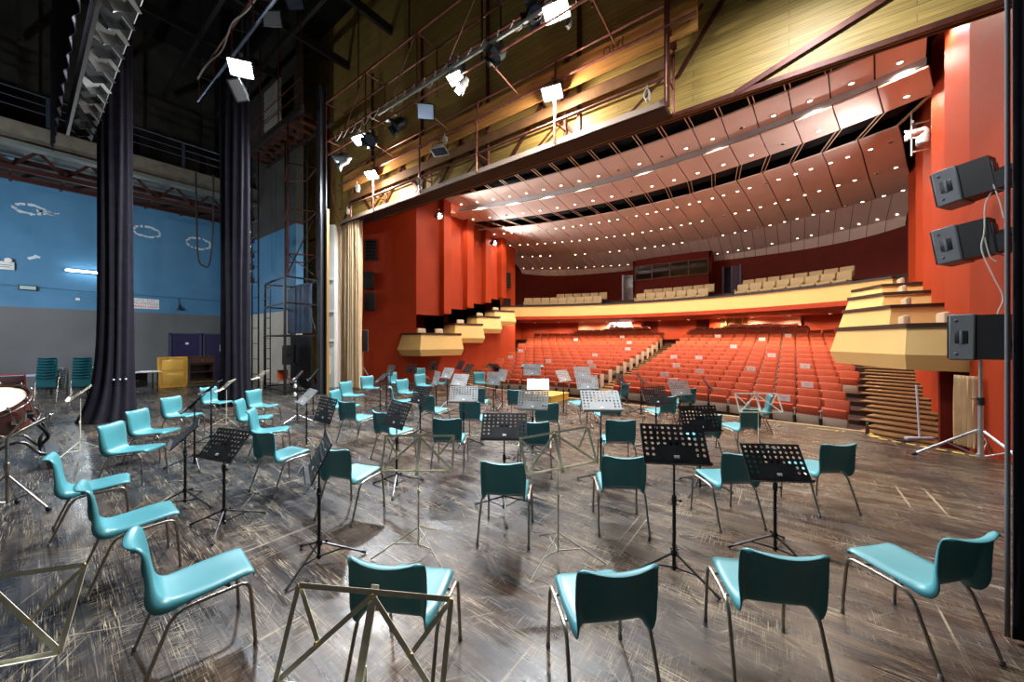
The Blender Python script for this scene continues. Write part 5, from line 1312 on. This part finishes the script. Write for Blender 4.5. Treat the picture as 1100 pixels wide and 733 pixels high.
m.bar((-16.1,5.84,0),(-16.1,5.84,4.1),.035,.03); m.build('ladder', STEEL_BLACK, sc, 0)
m = MB(); m.prism([(-16.75,6.72),(-14.25,6.5),(-14.25,6.56),(-16.75,6.78)], 2.2, 4.05); m.build('blue_flat', BLUEDARK, sc, 0)
m = MB(); m.prism([(-16.3,6.68),(-14.2,6.5),(-14.2,6.56),(-16.3,6.74)], .1, 2.1); m.build('black_back', STEEL_BLACK, sc, 0)
def pa_speaker(label, loc, rz, w=.5, d=.45, h=.72, tilt=0, name='loudspeaker', grp=None, mt=PLASTBLK, horn=True):
    t0 = thing(name, label, 'loudspeaker', loc, rz, grp); t0.rotation_euler = (tilt,0,rz)
    m = MB(); m.prism([(-w/2,-d/2),(w/2,-d/2),(w*.34,d/2),(-w*.34,d/2)], 0, h)
    bmw = m.build('cabinet', mt, t0, 20); md = bmw.modifiers.new('b','BEVEL'); md.width = .02; md.segments = 2; bake(bmw)
    m = MB(); m.rbox((0,-d/2-.008,h/2),(w*.9,.016,h*.92),.006); m.build('grille', GRILLE, t0)
    m = MB()
    for s in (-1,1):
        x = s*(w*.43); m.box((x,.02,h*.5),(.03,.16,.10),rot=(0,0,s*.3)); m.box((x+s*.012,.02,h*.5),(.02,.11,.03),rot=(0,0,s*.3))
    m.build('handle', mat('dark_handle',(.008,.008,.009),.4), t0)
    return t0
pa_speaker('black loudspeaker hanging inside the scaffold tower', (-15.3,6.2,1.0), R(-35), .42,.36,.74)
m = MB(); m.box((-15.05,6.45,.06),(.5,.4,.10)); 
def light_tripod(label, x, y, h=1.3):
    t0 = thing('lighting_tripod', label, 'tripod', (x,y,0), R(20), 'tripods inside the scaffold tower')
    m = MB(); m.cyl((0,0,.2),(0,0,h),.018,8); m.build('pole', STEEL_BLACK, t0)
    for k in range(3):
        a = 2*pi*k/3; m = MB(); m.cyl((.02*cos(a),.02*sin(a),.55*h),(.38*cos(a),.38*sin(a),.012),.012,6); m.build('leg', STEEL_BLUE, t0)
    m = MB(); m.box((0,0,h+.04),(.12,.08,.08)); m.build('head', STEEL_BLACK, t0)
light_tripod('black tripod beside the orange chair in the scaffold', -14.88, 6.22, .98)
# red-brown tower truss over the scaffold
rt = thing('truss_tower', 'red tubular tower rising above the black scaffold', 'scaffold', (0,0,0))
for (x,y) in ((-14.2,5.7),(-13.75,6.5),(-15.9,6.3),(-15.2,6.8)):
    m = MB(); m.cyl((x,y,4.22),(x,y,9.8),.035,8); m.build('upright', STEEL_RED if x > -15 else STEEL_BLACK, rt)
for z in (5.0,6.6,8.2):
    m = MB(); m.cyl((-14.2,5.7,z),(-13.75,6.5,z),.025,6); m.cyl((-14.2,5.7,z),(-15.9,6.3,z),.025,6); m.cyl((-15.9,6.3,z),(-15.2,6.8,z),.025,6); m.cyl((-15.2,6.8,z),(-13.75,6.5,z),.025,6); m.build('ledger', STEEL_RED, rt)
m = MB(); m.cyl((-14.2,5.7,4.3),(-13.75,6.5,6.6),.02,6); m.cyl((-14.2,5.7,8.2),(-15.9,6.3,6.6),.02,6); m.cyl((-15.9,6.3,4.3),(-14.2,5.7,6.6),.02,6); m.cyl((-14.25,5.72,5),(-13.8,6.4,4.3),.018,6); m.build('brace', STEEL_BLACK, rt)
# lamp ladder at the far side
ld = thing('lamp_ladder', 'tall black ladder frame carrying side lamps by the blue wall', 'ladder', (-16.75,5.55,0))
for s in (-.33,.33):
    m = MB(); m.cyl((s,0,0),(s,0,9.2),.03,8); m.build('upright', STEEL_BLACK, ld)
for k in range(15):
    m = MB(); m.cyl((-.33,0,.6+.6*k),(.33,0,.6+.6*k),.016,6); m.build('rung', STEEL_BLACK, ld)
for k,(z,lb) in enumerate(((5.75,'purple-tinted side lamp at the top of the lamp ladder'),(5.2,'black side lamp second on the lamp ladder'),(4.75,'black side lamp third on the lamp ladder'),(4.25,'black side lamp lowest on the lamp ladder'))):
    par_can(lb, (-16.55,5.3,z), (.9,-.35,-.25), 0, .115, .26, PLASTBLK, mat('purple_gel',(.12,.05,.32),.3) if k == 0 else None)
# stands parked by the tower are among the music stands; small floor wedge
# stage-side door furniture
t0 = thing('wooden_screen', 'yellow varnished panelled wooden screen standing before the indigo door', 'wooden screen', (-20.1,3.75,0), R(95))
m = MB(); m.box((0,0,.63),(.92,.05,1.22)); m.build('board', YELLOWWOOD, t0, 0)
for z,h in ((.36,.48),(.92,.42)):
    m = MB(); m.rbox((0,-.035,z),(.66,.02,h),.008); m.build('raised_panel', mat('yellow_raised',(.70,.40,.07),.28), t0)
m = MB()
for s in (-1,1): m.box((s*.43,-.03,.63),(.07,.03,1.22))
for z in (.06,.64,1.22): m.box((0,-.03,z),(.92,.03,.07))
m.build('frame', YELLOWWOOD, t0, 0)
m = MB(); m.box((0,.12,.04),(.9,.3,.07)); m.build('foot', YELLOWWOOD, t0, 0)
t0 = thing('open_cabinet', 'dark wooden open cabinet beside the yellow panel', 'cabinet', (-21.2,4.95,0), R(100))
m = MB()
for s in (-1,1): m.box((s*.46,.2,.6),(.05,.45,1.2))
m.box((0,.42,.6),(.9,.03,1.2)); m.box((0,.2,1.2),(1.02,.5,.05)); m.build('carcass', WOODDARK, t0, 0)
for z in (.12,.5,.85):
    m = MB(); m.box((0,.2,z),(.88,.42,.03)); m.build('shelf', WOODDARK, t0, 0)
m = MB(); m.box((0,-.02,1.03),(.88,.03,.26)); dr = m.build('drawer', mat('red_brown_front',(.09,.03,.02),.35), t0, 0)
m = MB(); m.sphere((0,-.05,1.03),.025,8); m.build('knob', BRASS, dr)
m = MB(); m.box((0,-.02,.06),(.92,.03,.05)); m.build('brass_strip', BRASS, t0, 0)
# table with papers
t0 = thing('folding_table', 'long table with papers behind the first black curtain', 'table', (-19.5,2.3,0), R(95))
m = MB(); m.rbox((0,0,.73),(1.9,.7,.035),.008); m.build('table_top', WHITEMET, t0)
for sx in (-.85,.85):
    for sy in (-.28,.28):
        m = MB(); m.cyl((sx,sy,.0),(sx,sy,.72),.02,8); m.build('leg', STEEL_BLACK, t0)
m = MB(); m.box((-.1,.28,.42),(1.6,.02,.58)); m.build('modesty_panel', STEEL_BLACK, t0, 0)
for k,(dx,dy,w,c,lb) in enumerate(((.15,.0,.34,(.02,.10,.5),'blue folder lying on the table behind the curtain'),(.55,-.1,.32,(.8,.8,.82),'white paper lying on the table behind the curtain'))):
    q = Matrix.Rotation(R(95),3,'Z') @ Vector((dx,dy,0)); m = MB(); m.rbox((0,0,.012),(w,.24,.022),.004); o = m.build('folder', mat('folder%d'%k, c, .5), None, 35, (-19.5+q.x,2.3+q.y,.748), (0,0,R(80))); tag(o, lb, 'folder')
t0 = thing('office_chair', 'dark swivel chair tucked under the table behind the curtain', 'chair', (-18.75,2.3,0), R(-40))
m = MB(); m.rbox((0,0,.45),(.46,.46,.08),.03); m.build('seat', PLASTBLK, t0)
m = MB(); m.rbox((0,-.24,.60),(.42,.06,.24),.03); m.build('backrest', PLASTBLK, t0)
m = MB(); m.cyl((0,0,.08),(0,0,.42),.03,8); m.build('column', CHROME_DULL, t0)
for k in range(5):
    a = 2*pi*k/5; m = MB(); m.bar((0,0,.10),(.28*cos(a),.28*sin(a),.07),.04,.03,(0,0,1)); m.sphere((.28*cos(a),.28*sin(a),.032),.03,8); m.build('leg', ALU, t0)
# crate, low table and red frame chair by the wall, partly behind the drum
t0 = thing('low_table', 'low pale-topped table against the grey wall behind the drum', 'table', (-21.5,-.35,0), R(90))
m = MB(); m.rbox((0,0,.68),(2.3,.6,.05),.01); m.build('table_top', mat('pale_blue_top',(.42,.52,.66),.4), t0)
for sx in (-1.05,1.05):
    for sy in (-.24,.24):
        m = MB(); m.box((sx,sy,.33),(.05,.05,.66)); m.build('leg', STEEL_BLACK, t0, 0)
m = MB(); m.rbox((0,0,.3),(.6,.6,.6),.02); m.box((0,0,.3),(.64,.04,.5)); o = m.build('wooden_crate', mat('brown_crate',(.14,.06,.025),.6,var=.2), None, 35, (-19.8,-1.25,.0), (0,0,R(8))); tag(o,'brown wooden crate at the left edge behind the drum','crate')
t0 = thing('red_frame_chair', 'dark chair with red frame beside the stacked chairs', 'chair', (-19.4,-.15,0), R(95))
m = MB()
for s in (-1,1): m.tube([(s*.24,-.25,0),(s*.24,-.22,.86)],.02,6); m.tube([(s*.24,.22,0),(s*.24,.2,.44)],.02,6)
m.tube([(-.24,-.22,.86),(.24,-.22,.86)],.02,6); m.build('frame', mat('red_paint',(.30,.015,.02),.4), t0)
m = MB(); m.rbox((0,0,.46),(.5,.48,.06),.02); m.build('seat', PLASTBLK, t0)
m = MB(); m.rbox((0,-.235,.68),(.46,.04,.28),.02); m.build('backrest', mat('dark_red_cloth',(.03,.004,.005),.7), t0)
# wall fittings
t0 = thing('emergency_light', 'white twin-headed emergency light on the blue wall', 'emergency light', (-23.49,-.42,4.72))
m = MB(); m.rbox((.05,0,0),(.10,.62,.30),.01); m.build('battery_box', WHITEMET, t0)
for s in (-1,1):
    m = MB(); m.lathe([(.03,0),(.085,.05),(.09,.09),(.001,.1)],12,Matrix.Translation((.06,s*.17,.2)) @ Matrix.Rotation(R(90),4,'Y')); m.build('lamp_head', WHITEMET, t0)
m = MB(); m.box((.103,0,.02),(.004,.5,.02)); m.box((.103,0,-.05),(.004,.44,.02)); m.build('lettering', INKBLK, t0, 0)
t0 = thing('exit_sign', 'small dark framed pale exit sign on the blue wall', 'exit sign', (-23.49,.2,3.95))
m = MB(); m.rbox((.04,0,0),(.08,.46,.20),.01); m.build('case', PLASTBLK, t0)
m = MB(); m.box((.083,0,0),(.006,.38,.13)); m.build('face', mat('pale_green_face',(.35,.52,.50),.4), t0, 0)
tag(MB().rbox((-23.47,1.45,3.62),(.06,.12,.10),.01).build('junction_box', WHITEMET), 'tiny white box on the blue wall above the grey part', 'junction box')
t0 = thing('fluorescent_tube', 'glowing fluorescent tube on the blue wall by the black curtain', 'wall light', (-23.40,1.98,4.78))
m = MB(); m.rbox((-.04,0,.0),(.07,1.75,.10),.01); m.build('batten', WHITEMET, t0)
m = MB(); m.cyl((.03,-.83,0),(.03,.83,0),.035,10); m.build('tube', TUBEGLOW, t0)
t0 = thing('wall_notice', 'white notice with red last line low on the blue wall', 'notice', (-23.49,3.38,3.60))
m = MB(); m.box((0,0,0),(.01,1.06,.46)); m.build('panel', PAPER, t0, 0)
def text(body, size, loc, rot, mt, parent, name='lettering', ext=.002, align='CENTER'):
    c = bpy.data.curves.new(name,'FONT'); c.body = body; c.size = size; c.extrude = ext; c.align_x = align; c.align_y = 'CENTER'
    o = bpy.data.objects.new(name, c); COL.objects.link(o); me = bpy.data.meshes.new_from_object(o); bpy.data.objects.remove(o)
    me.materials.clear(); me.materials.append(mt); o = obj(name, me, parent, loc, rot); return o
GREYINK = mat('grey_red_ink',(.45,.22,.24),.6)
text('AUFTE TOT', .15, (.008,0,.13), (R(90),0,R(90)), GREYINK, t0); text('IN PROVINOAO', .14, (.008,0,0), (R(90),0,R(90)), GREYINK, t0); text('UMBREN LIGO', .15, (.008,0,-.14), (R(90),0,R(90)), INKRED, t0)
t0 = thing('wall_bell', 'small dark bell hanging on the blue wall right of the notice', 'bell', (-23.49,4.62,3.42))
m = MB(); m.lathe([(.001,.10),(.05,.09),(.09,.02),(.10,-.04),(.001,-.05)],14,Matrix.Translation((.09,0,0))); m.build('bell', PLASTBLK, t0)
m = MB(); m.box((.03,0,.14),(.05,.06,.14)); m.build('bracket', STEEL_BLACK, t0, 0)

# ================================================================== BASS DRUM
Mx = Matrix.Rotation(R(22),4,'Y') @ Matrix.Rotation(R(14),4,'X')
dr = thing('bass_drum', 'large bass drum with pale skin lying tilted on its wheeled stand', 'drum', (-9.25,-.32,0))
HM = Matrix.Translation((0,0,.82)) @ Mx
m = MB(); m.lathe([(.455,-.19),(.462,-.19),(.462,.19),(.455,.19)],56,HM,cap=False); m.build('shell', MAHOG, dr)
m = MB(); m.lathe([(.001,.205),(.46,.203),(.468,.17)],56,HM,cap=False); hd = m.build('drum_head', DRUMSKIN, dr)
m = MB(); m.lathe([(.001,-.205),(.46,-.203)],56,HM,cap=False); m.build('drum_head', DRUMSKIN, dr)
for sz in (1,-1):
    m = MB(); m.lathe([(.466,sz*.172),(.486,sz*.172),(.486,sz*.222),(.466,sz*.222),(.466,sz*.172)],56,HM,cap=False); m.build('hoop', MAHOG if sz > 0 else CHROME_DULL, dr)
    m = MB(); m.tube([HM@Vector((.49*cos(2*pi*k/48),.49*sin(2*pi*k/48),sz*.165)) for k in range(48)], .008, 6, closed=True); m.build('hoop_wire', CHROME, dr)
for k in range(12):
    a = 2*pi*k/12+.1; c = Vector((.505*cos(a),.505*sin(a),0)); m = MB()
    m.cyl(HM@(c+Vector((0,0,-.225))), HM@(c+Vector((0,0,.235))), .0075, 8)
    for z in (-.22,.225): m.box(HM@(c*.985+Vector((0,0,z))),(.05,.05,.02))
    m.box(HM@(c*.95),(.04,.04,.07)); m.sphere(HM@(c+Vector((0,0,.25))),.016,8); m.build('tension_rod', CHROME, dr)
# maker's script on the skin
m = MB()
for k,(cx,s) in enumerate(((-.06,.05),(.0,.06),(.07,.05))):
    m.tube([HM@Vector((.12+s*.7*sin(t*pi/7), cx+s*1.1*cos(t*pi/7+.4), .2065)) for t in range(15)], .0025, 4)
m.tube([HM@Vector((.12+.09*cos(2*pi*t/30), .19*sin(2*pi*t/30), .2065)) for t in range(30)], .002, 4, closed=True)
m.build('script_mark', mat('faded_ink',(.30,.27,.19),.6), hd)
m = MB()
m.tube(bez([(.42,.42,.80),(.46,.50,.66),(.40,.58,.48),(.30,.52,.34),(.36,.52,.20)],5),.022,8); m.build('cradle_arm', STEEL_BLACK, dr); m = MB(); m.tube(bez([(-.42,.42,1.0),(-.40,.50,.7),(-.36,.58,.48),(-.30,.52,.34),(-.34,.52,.20)],5),.022,8)
m.build('cradle_arm', STEEL_BLACK, dr); m = MB(); m.rbox((.43,.40,.82),(.16,.10,.06),.01); m.build('clamp', STEEL_BLACK, dr)
m = MB()
for s in (-1,1): m.tube(bez([(s*.40,-.52,.12),(s*.36,-.3,.14),(s*.34,.0,.22),(s*.34,.20,.40),(s*.36,.36,.42),(s*.36,.50,.24),(s*.40,.64,.20)],6),.020,8)
m.tube([(-.40,-.52,.12),(.40,-.52,.12)],.018,8); m.tube([(-.40,.62,.18),(.40,.62,.18)],.024,8); m.box((0,.62,.2),(.9,.12,.05)); m.tube([(-.34,.0,.26),(.34,.0,.26)],.016,6)
m.cyl((.30,-.3,.14),(.34,-.44,.62),.02,8); m.cyl((-.30,-.3,.14),(-.34,-.44,.78),.02,8); m.build('cradle_frame', mat('dark_cradle_steel',(.09,.09,.095),.35,.8), dr)
for (x,y) in ((.42,-.52),(-.42,-.52),(.42,.62),(-.42,.62)):
    m = MB(); m.cyl((x-.02,y,.06),(x+.02,y,.06),.058,14); m.box((x,y,.12),(.03,.05,.09)); m.build('caster', RUBBER, dr)
# snare stand with folded arms
t0 = thing('snare_stand', 'chrome snare drum stand with folded arms at the left edge', 'drum stand', (-6.85,-.08,0), R(15))
m = MB(); m.cyl((0,0,.12),(0,0,.86),.014,10); m.lathe([(.018,.48),(.024,.49),(.024,.56),(.018,.57)],10); m.build('pole', CHROME_DULL, t0)
for k in range(3):
    a = 2*pi*k/3+.6; m = MB(); m.cyl((.015*cos(a),.015*sin(a),.42),(.36*cos(a),.36*sin(a),.035),.011,8); m.cyl((.015*cos(a),.015*sin(a),.14),(.20*cos(a),.20*sin(a),.21),.008,6); lg = m.build('leg', CHROME_DULL, t0)
    m = MB(); m.sphere((.365*cos(a),.365*sin(a),.028),.027,8); m.build('rubber_foot', RUBBER, lg)
for (dx,dy,z) in ((.20,.24,1.02),(-.10,.30,1.0),(.12,-.22,.98),(.25,.05,1.06)):
    m = MB(); m.cyl((0,0,.84),(dx,dy,z),.010,8); m.cyl((dx,dy,z-.03),(dx*1.05,dy*1.05,z+.05),.014,8); m.build('basket_arm', CHROME, t0)

# ================================================================== RIGHT SIDE
def stand_speaker():
    sx, sy = 2.39, 9.0
    t0 = thing('speaker_tripod', 'silver tripod stand carrying the lowest loudspeaker at right', 'speaker stand', (sx,sy,0), R(20))
    m = MB(); m.cyl((0,0,.12),(0,0,.98),.032,12); m.build('lower_pole', ALU, t0)
    m = MB(); m.cyl((0,0,.95),(0,0,1.60),.024,12); m.build('upper_pole', ALU, t0)
    m = MB(); m.cyl((0,0,.90),(0,0,1.02),.042,12); m.cyl((.03,0,.98),(-.14,-.05,1.0),.008,6); m.build('collar', PLASTBLK, t0)
    m = MB(); m.cyl((0,0,.46),(0,0,.52),.05,12); m.cyl((0,0,.09),(0,0,.14),.045,12); m.build('hub', ALU, t0)
    for k in range(3):
        a = R(165+120*k); m = MB(); m.cyl((.04*cos(a),.04*sin(a),.50),(.72*cos(a),.72*sin(a),.03),.021,10); m.cyl((.04*cos(a),.04*sin(a),.11),(.36*cos(a),.36*sin(a),.27),.012,8); l = m.build('leg', ALU, t0)
        m = MB(); m.cyl((.70*cos(a),.70*sin(a),.042),(.755*cos(a),.755*sin(a),.012),.026,10); m.build('rubber_foot', RUBBER, l)
    return t0
stand_speaker()
def wedge_speaker(label, p, rz, tiltx, h=.66, w=.50, d=.46, grp='black loudspeakers on the right side'):
    t0 = thing('loudspeaker', label, 'loudspeaker', p, 0, grp); t0.rotation_euler = (tiltx, 0, rz)
    poly = [(-w/2,-d*.5),(w/2,-d*.5),(w/2,-d*.1),(w*.30,d*.5),(-w*.30,d*.5),(-w/2,-d*.1)]
    m = MB(); m.prism([(w*.44,d*.0),(w*.29,d*.5),(-w*.29,d*.5),(-w*.44,d*.0)], .02, h-.02); m.build('rear_shell', PLASTBLK, t0, 20)
    poly = [(-w/2,-d*.5),(w/2,-d*.5),(w/2,-d*.02),(-w/2,-d*.02)]
    m = MB(); m.prism(poly, 0, h); c = m.build('cabinet', PLASTGREY, t0, 20); md = c.modifiers.new('b','BEVEL'); md.width = .022; md.segments = 2; bake(c)
    m = MB(); m.rbox((0,-d*.5-.010,h/2),(w*.92,.02,h*.94),.008); m.build('grille', GRILLE, t0)
    for s in (-1,1):
        m = MB(); m.rbox((s*(w/2-.004),-d*.26,h*.5),(.025,.14,.20),.02); hr = m.build('handle_recess', mat('dark_handle',(.008,.008,.009),.4), t0)
        m = MB(); m.rbox((s*(w/2+.012),-d*.26,h*.5),(.02,.035,.21),.01); m.build('handle', PLASTGREY, hr)
        for z in (.10,h-.10): m = MB(); m.sphere((s*(w/2),-d*.36,z),.022,8); m.build('fly_point', PLASTGREY, t0)
    m = MB(); m.rbox((0,d*.5+.006,h*.5),(w*.46,.03,h*.62),.01); m.box((0,d*.5+.03,h*.36),(w*.36,.04,h*.16)); m.build('rear_panel', PLASTBLK, t0)
    return t0
# the speaker on the tripod faces the hall
s1 = wedge_speaker('dark grey loudspeaker on the silver tripod, lowest of the three at right', (2.39,9.0,1.6), R(246), 0, .72, .54, .56)
s2 = wedge_speaker('tilted grey loudspeaker bracketed on the red wall, upper of the two', (2.34,9.2,4.16), R(238), R(8), .60, .44, .60)
s3 = wedge_speaker('tilted grey loudspeaker bracketed on the red wall, lower of the two', (2.34,9.2,3.2), R(238), R(8), .60, .44, .60)
for s, nm in ((s2,'upper'),(s3,'lower')):
    m = MB(); m.box((0,.36,.16),(.24,.16,.26)); m.box((0,.46,.3),(.10,.22,.10)); m.box((0,.56,.3),(.22,.03,.3)); m.tube([(.2,.3,0),(.26,.42,-.1),(.05,.5,.05)],.012,6); m.build('bracket', STEEL_BLACK, s)
m = MB(); m.tube(bez([(2.50,9.0,4.2),(2.42,8.95,4.0),(2.40,8.9,3.6),(2.36,8.85,3.3),(2.45,8.8,2.9),(2.55,8.8,2.55),(2.50,8.8,2.3),(2.58,8.8,2.15)],6),.009,6); m.tube(bez([(2.50,8.95,4.3),(2.55,8.9,4.0),(2.58,8.88,3.75)],6),.008,6); m.tube(bez([(2.40,8.9,3.5),(2.44,8.86,3.2),(2.5,8.84,3.1)],5),.008,6)
tag(m.build('speaker_cable', CABLE), 'pale cable dangling from the two wall loudspeakers', 'cable')
# white long-handled floor squeegee
t0 = thing('floor_squeegee', 'white floor squeegee standing upright by the wooden steps', 'squeegee', (2.0,10.35,0), R(35))
m = MB(); m.tube([(0,0,.05),(-.03,.03,1.05)],.016,8); m.build('handle', mat('pale_lilac_plastic',(.62,.60,.72),.4), t0)
m = MB(); m.rbox((0,0,.035),(.52,.07,.05),.01); m.build('head', mat('pale_lilac_plastic',(.62,.60,.72),.4), t0)
m = MB(); m.box((0,0,.008),(.50,.03,.016)); m.build('blade', RUBBER, t0, 0)
t0 = thing('water_bottle', 'tiny bottle with green cap standing on the stage edge by the tape', 'bottle', (1.28,10.42,0))
m = MB(); m.lathe([(.03,0),(.033,.01),(.033,.14),(.014,.18),(.014,.20)],12); m.build('body', mat('dark_bottle',(.10,.03,.02),.2), t0)
m = MB(); m.lathe([(.016,.20),(.016,.235)],12); m.build('cap', mat('green_cap',(.02,.35,.12),.4), t0)
tag(MB().rbox((0,0,.015),(.24,.10,.03),.01).build('dark_shoe', PLASTBLK, None, 35, (1.72,10.02,0), (0,0,R(20))), 'small flat dark object lying at the stage edge beside the steps', 'dark object')
# small loudspeakers on the left red wall
for (p,lb) in (((-15.66,9.80,4.3),'upper small black loudspeaker on the red wall beside the beige curtain'),((-15.60,9.84,3.32),'lower small black loudspeaker on the red wall beside the beige curtain')):
    o = pa_speaker(lb, p, R(38), .48,.36,.80, 0, 'wall_loudspeaker', 'small loudspeakers beside the beige curtain'); m = MB(); m.box((0,.22,.26),(.08,.16,.10)); m.build('bracket', STEEL_BLACK, o)
o = pa_speaker('grey loudspeaker on a slim white stand beside the beige curtain', (-14.9,9.0,1.44), R(50), .52,.42,.95, 0, 'loudspeaker', None, PLASTGREY)
t0 = thing('speaker_tripod', 'slim pale stand under the loudspeaker beside the beige curtain', 'speaker stand', (-14.9,9.0,0), R(20))
m = MB(); m.cyl((0,0,.1),(0,0,1.44),.025,10); m.build('pole', ALU, t0)
for k in range(3):
    a = R(30+120*k); m = MB(); m.cyl((.03*cos(a),.03*sin(a),.75),(.42*cos(a),.42*sin(a),.02),.016,8); m.build('leg', ALU, t0)
flood('added unseen floodlight on the lamp bar, brightening the right of the header', (.35,6.45,8.35), (-.1,.1,-1), 120, (.46,.30))  # lamp added out of frame to brighten the header and floor here
# floods added out of frame to brighten the blue and grey walls
flood('added unseen floodlight behind the camera at the left rear, aimed at the blue wall', (-14.5,-4.2,4.2), (-1,.3,-.25), 150, (.6,.4))
flood('second added unseen floodlight at the left rear, aimed along the blue wall', (-17.5,-4.2,4.2), (-.45,1,-.12), 105, (.6,.4))
# house spotlights on the left wall and the bright bar at right
par_can('dazzling spotlight high on the red wall, nearer one', (-13.7,12.3,8.0), (.75,.05,-.12), 210, .12, .26)
par_can('dazzling spotlight high on the red wall, farther one', (-14.0,16.9,7.7), (.75,.05,-.12), 210, .12, .26)
flood('bright blue-white light bar at the top right between ceiling and red wall', (2.74,12.45,9.0), (-.2,-.1,-1), 25, (.24,.14), .10, WHITEMET)
# cluster of fittings at the right end of the ceiling
t0 = thing('ceiling_fitting', 'white metal projector bracket at the right end of the ceiling', 'bracket', (3.05,15.6,7.9))
m = MB()
for x in (-.2,.2): m.cyl((x,0,-.6),(x,0,.7),.02,6)
for z in (-.5,-.1,.3): m.cyl((-.2,0,z),(.2,0,z),.018,6)
m.build('ladder_frame', WHITEMET, t0)
m = MB(); m.lathe([(.10,0),(.14,.05),(.14,.4),(.08,.5)],14,Matrix.Translation((0,-.1,-.4))); m.build('can', mat('grey_can',(.45,.46,.5),.35), t0)
par_can('small lit lamp beside the white projector bracket at the right end of the ceiling', (2.75,15.0,7.7), (-1,.1,-.1), 90, .10, .22, WHITEMET)
# ================================================================== LIGHT
def area(p, d, power, size, col=(.9,.95,1), spread=150):
    l = bpy.data.lights.new('lamp','AREA'); l.shape = 'RECTANGLE'; l.size, l.size_y = size; l.energy = power; l.color = col; l.spread = R(spread)
    o = bpy.data.objects.new('lamp', l); COL.objects.link(o); o.location = p; o.rotation_euler = d.to_track_quat('-Z','Y').to_euler(); return o
KL = 1.0
for p, d, pw, size in LAMPS:
    area(p, d, pw*KL, size)
    if 7.5 < p.y < 8 and p.x < 2:                      # open-faced floods also spill sideways onto the boards around them
        l = bpy.data.lights.new('spill','POINT'); l.energy = pw*.28; l.color = (1,.95,.85); l.shadow_soft_size = .12
        o = bpy.data.objects.new('spill', l); COL.objects.link(o); o.location = p + d*.14
# downlights of the hall: a soft warm spot under every third glowing lamp
def spot(p, pw, col, ang_=140, r=.07):
    l = bpy.data.lights.new('downlight','SPOT'); l.energy = pw; l.color = col; l.spot_size = R(ang_); l.spot_blend = .5; l.shadow_soft_size = r
    o = bpy.data.objects.new('downlight', l); COL.objects.link(o); o.location = p; return o
for k, (p, st) in enumerate(GLOW):
    if p.z > 8.4 and k % 2 == 0: spot(p+Vector((0,0,-.03)), 235, (1,.90,.76), 142)
    elif p.z < 5: spot(p+Vector((0,0,-.03)), 270 if p.length > 27 else 160, (1,.82,.58), 165)
# fluorescent tube on the blue wall
area((-23.3,1.98,4.78), Vector((1,0,-.15)), 60, (.1,1.6), (.85,.95,1), 175)
# foyers
def point(p, pw, col=(1,1,1), r=.15):
    l = bpy.data.lights.new('lamp','POINT'); l.energy = pw; l.color = col; l.shadow_soft_size = r
    o = bpy.data.objects.new('lamp', l); COL.objects.link(o); o.location = p
point((-11.6,30.2,3.9), 260, (.95,.98,1)); point((-9.3,27.35,6.2), 40, (.8,.92,1)); point((-2.3,27.3,6.0), 25, (.8,.85,1))
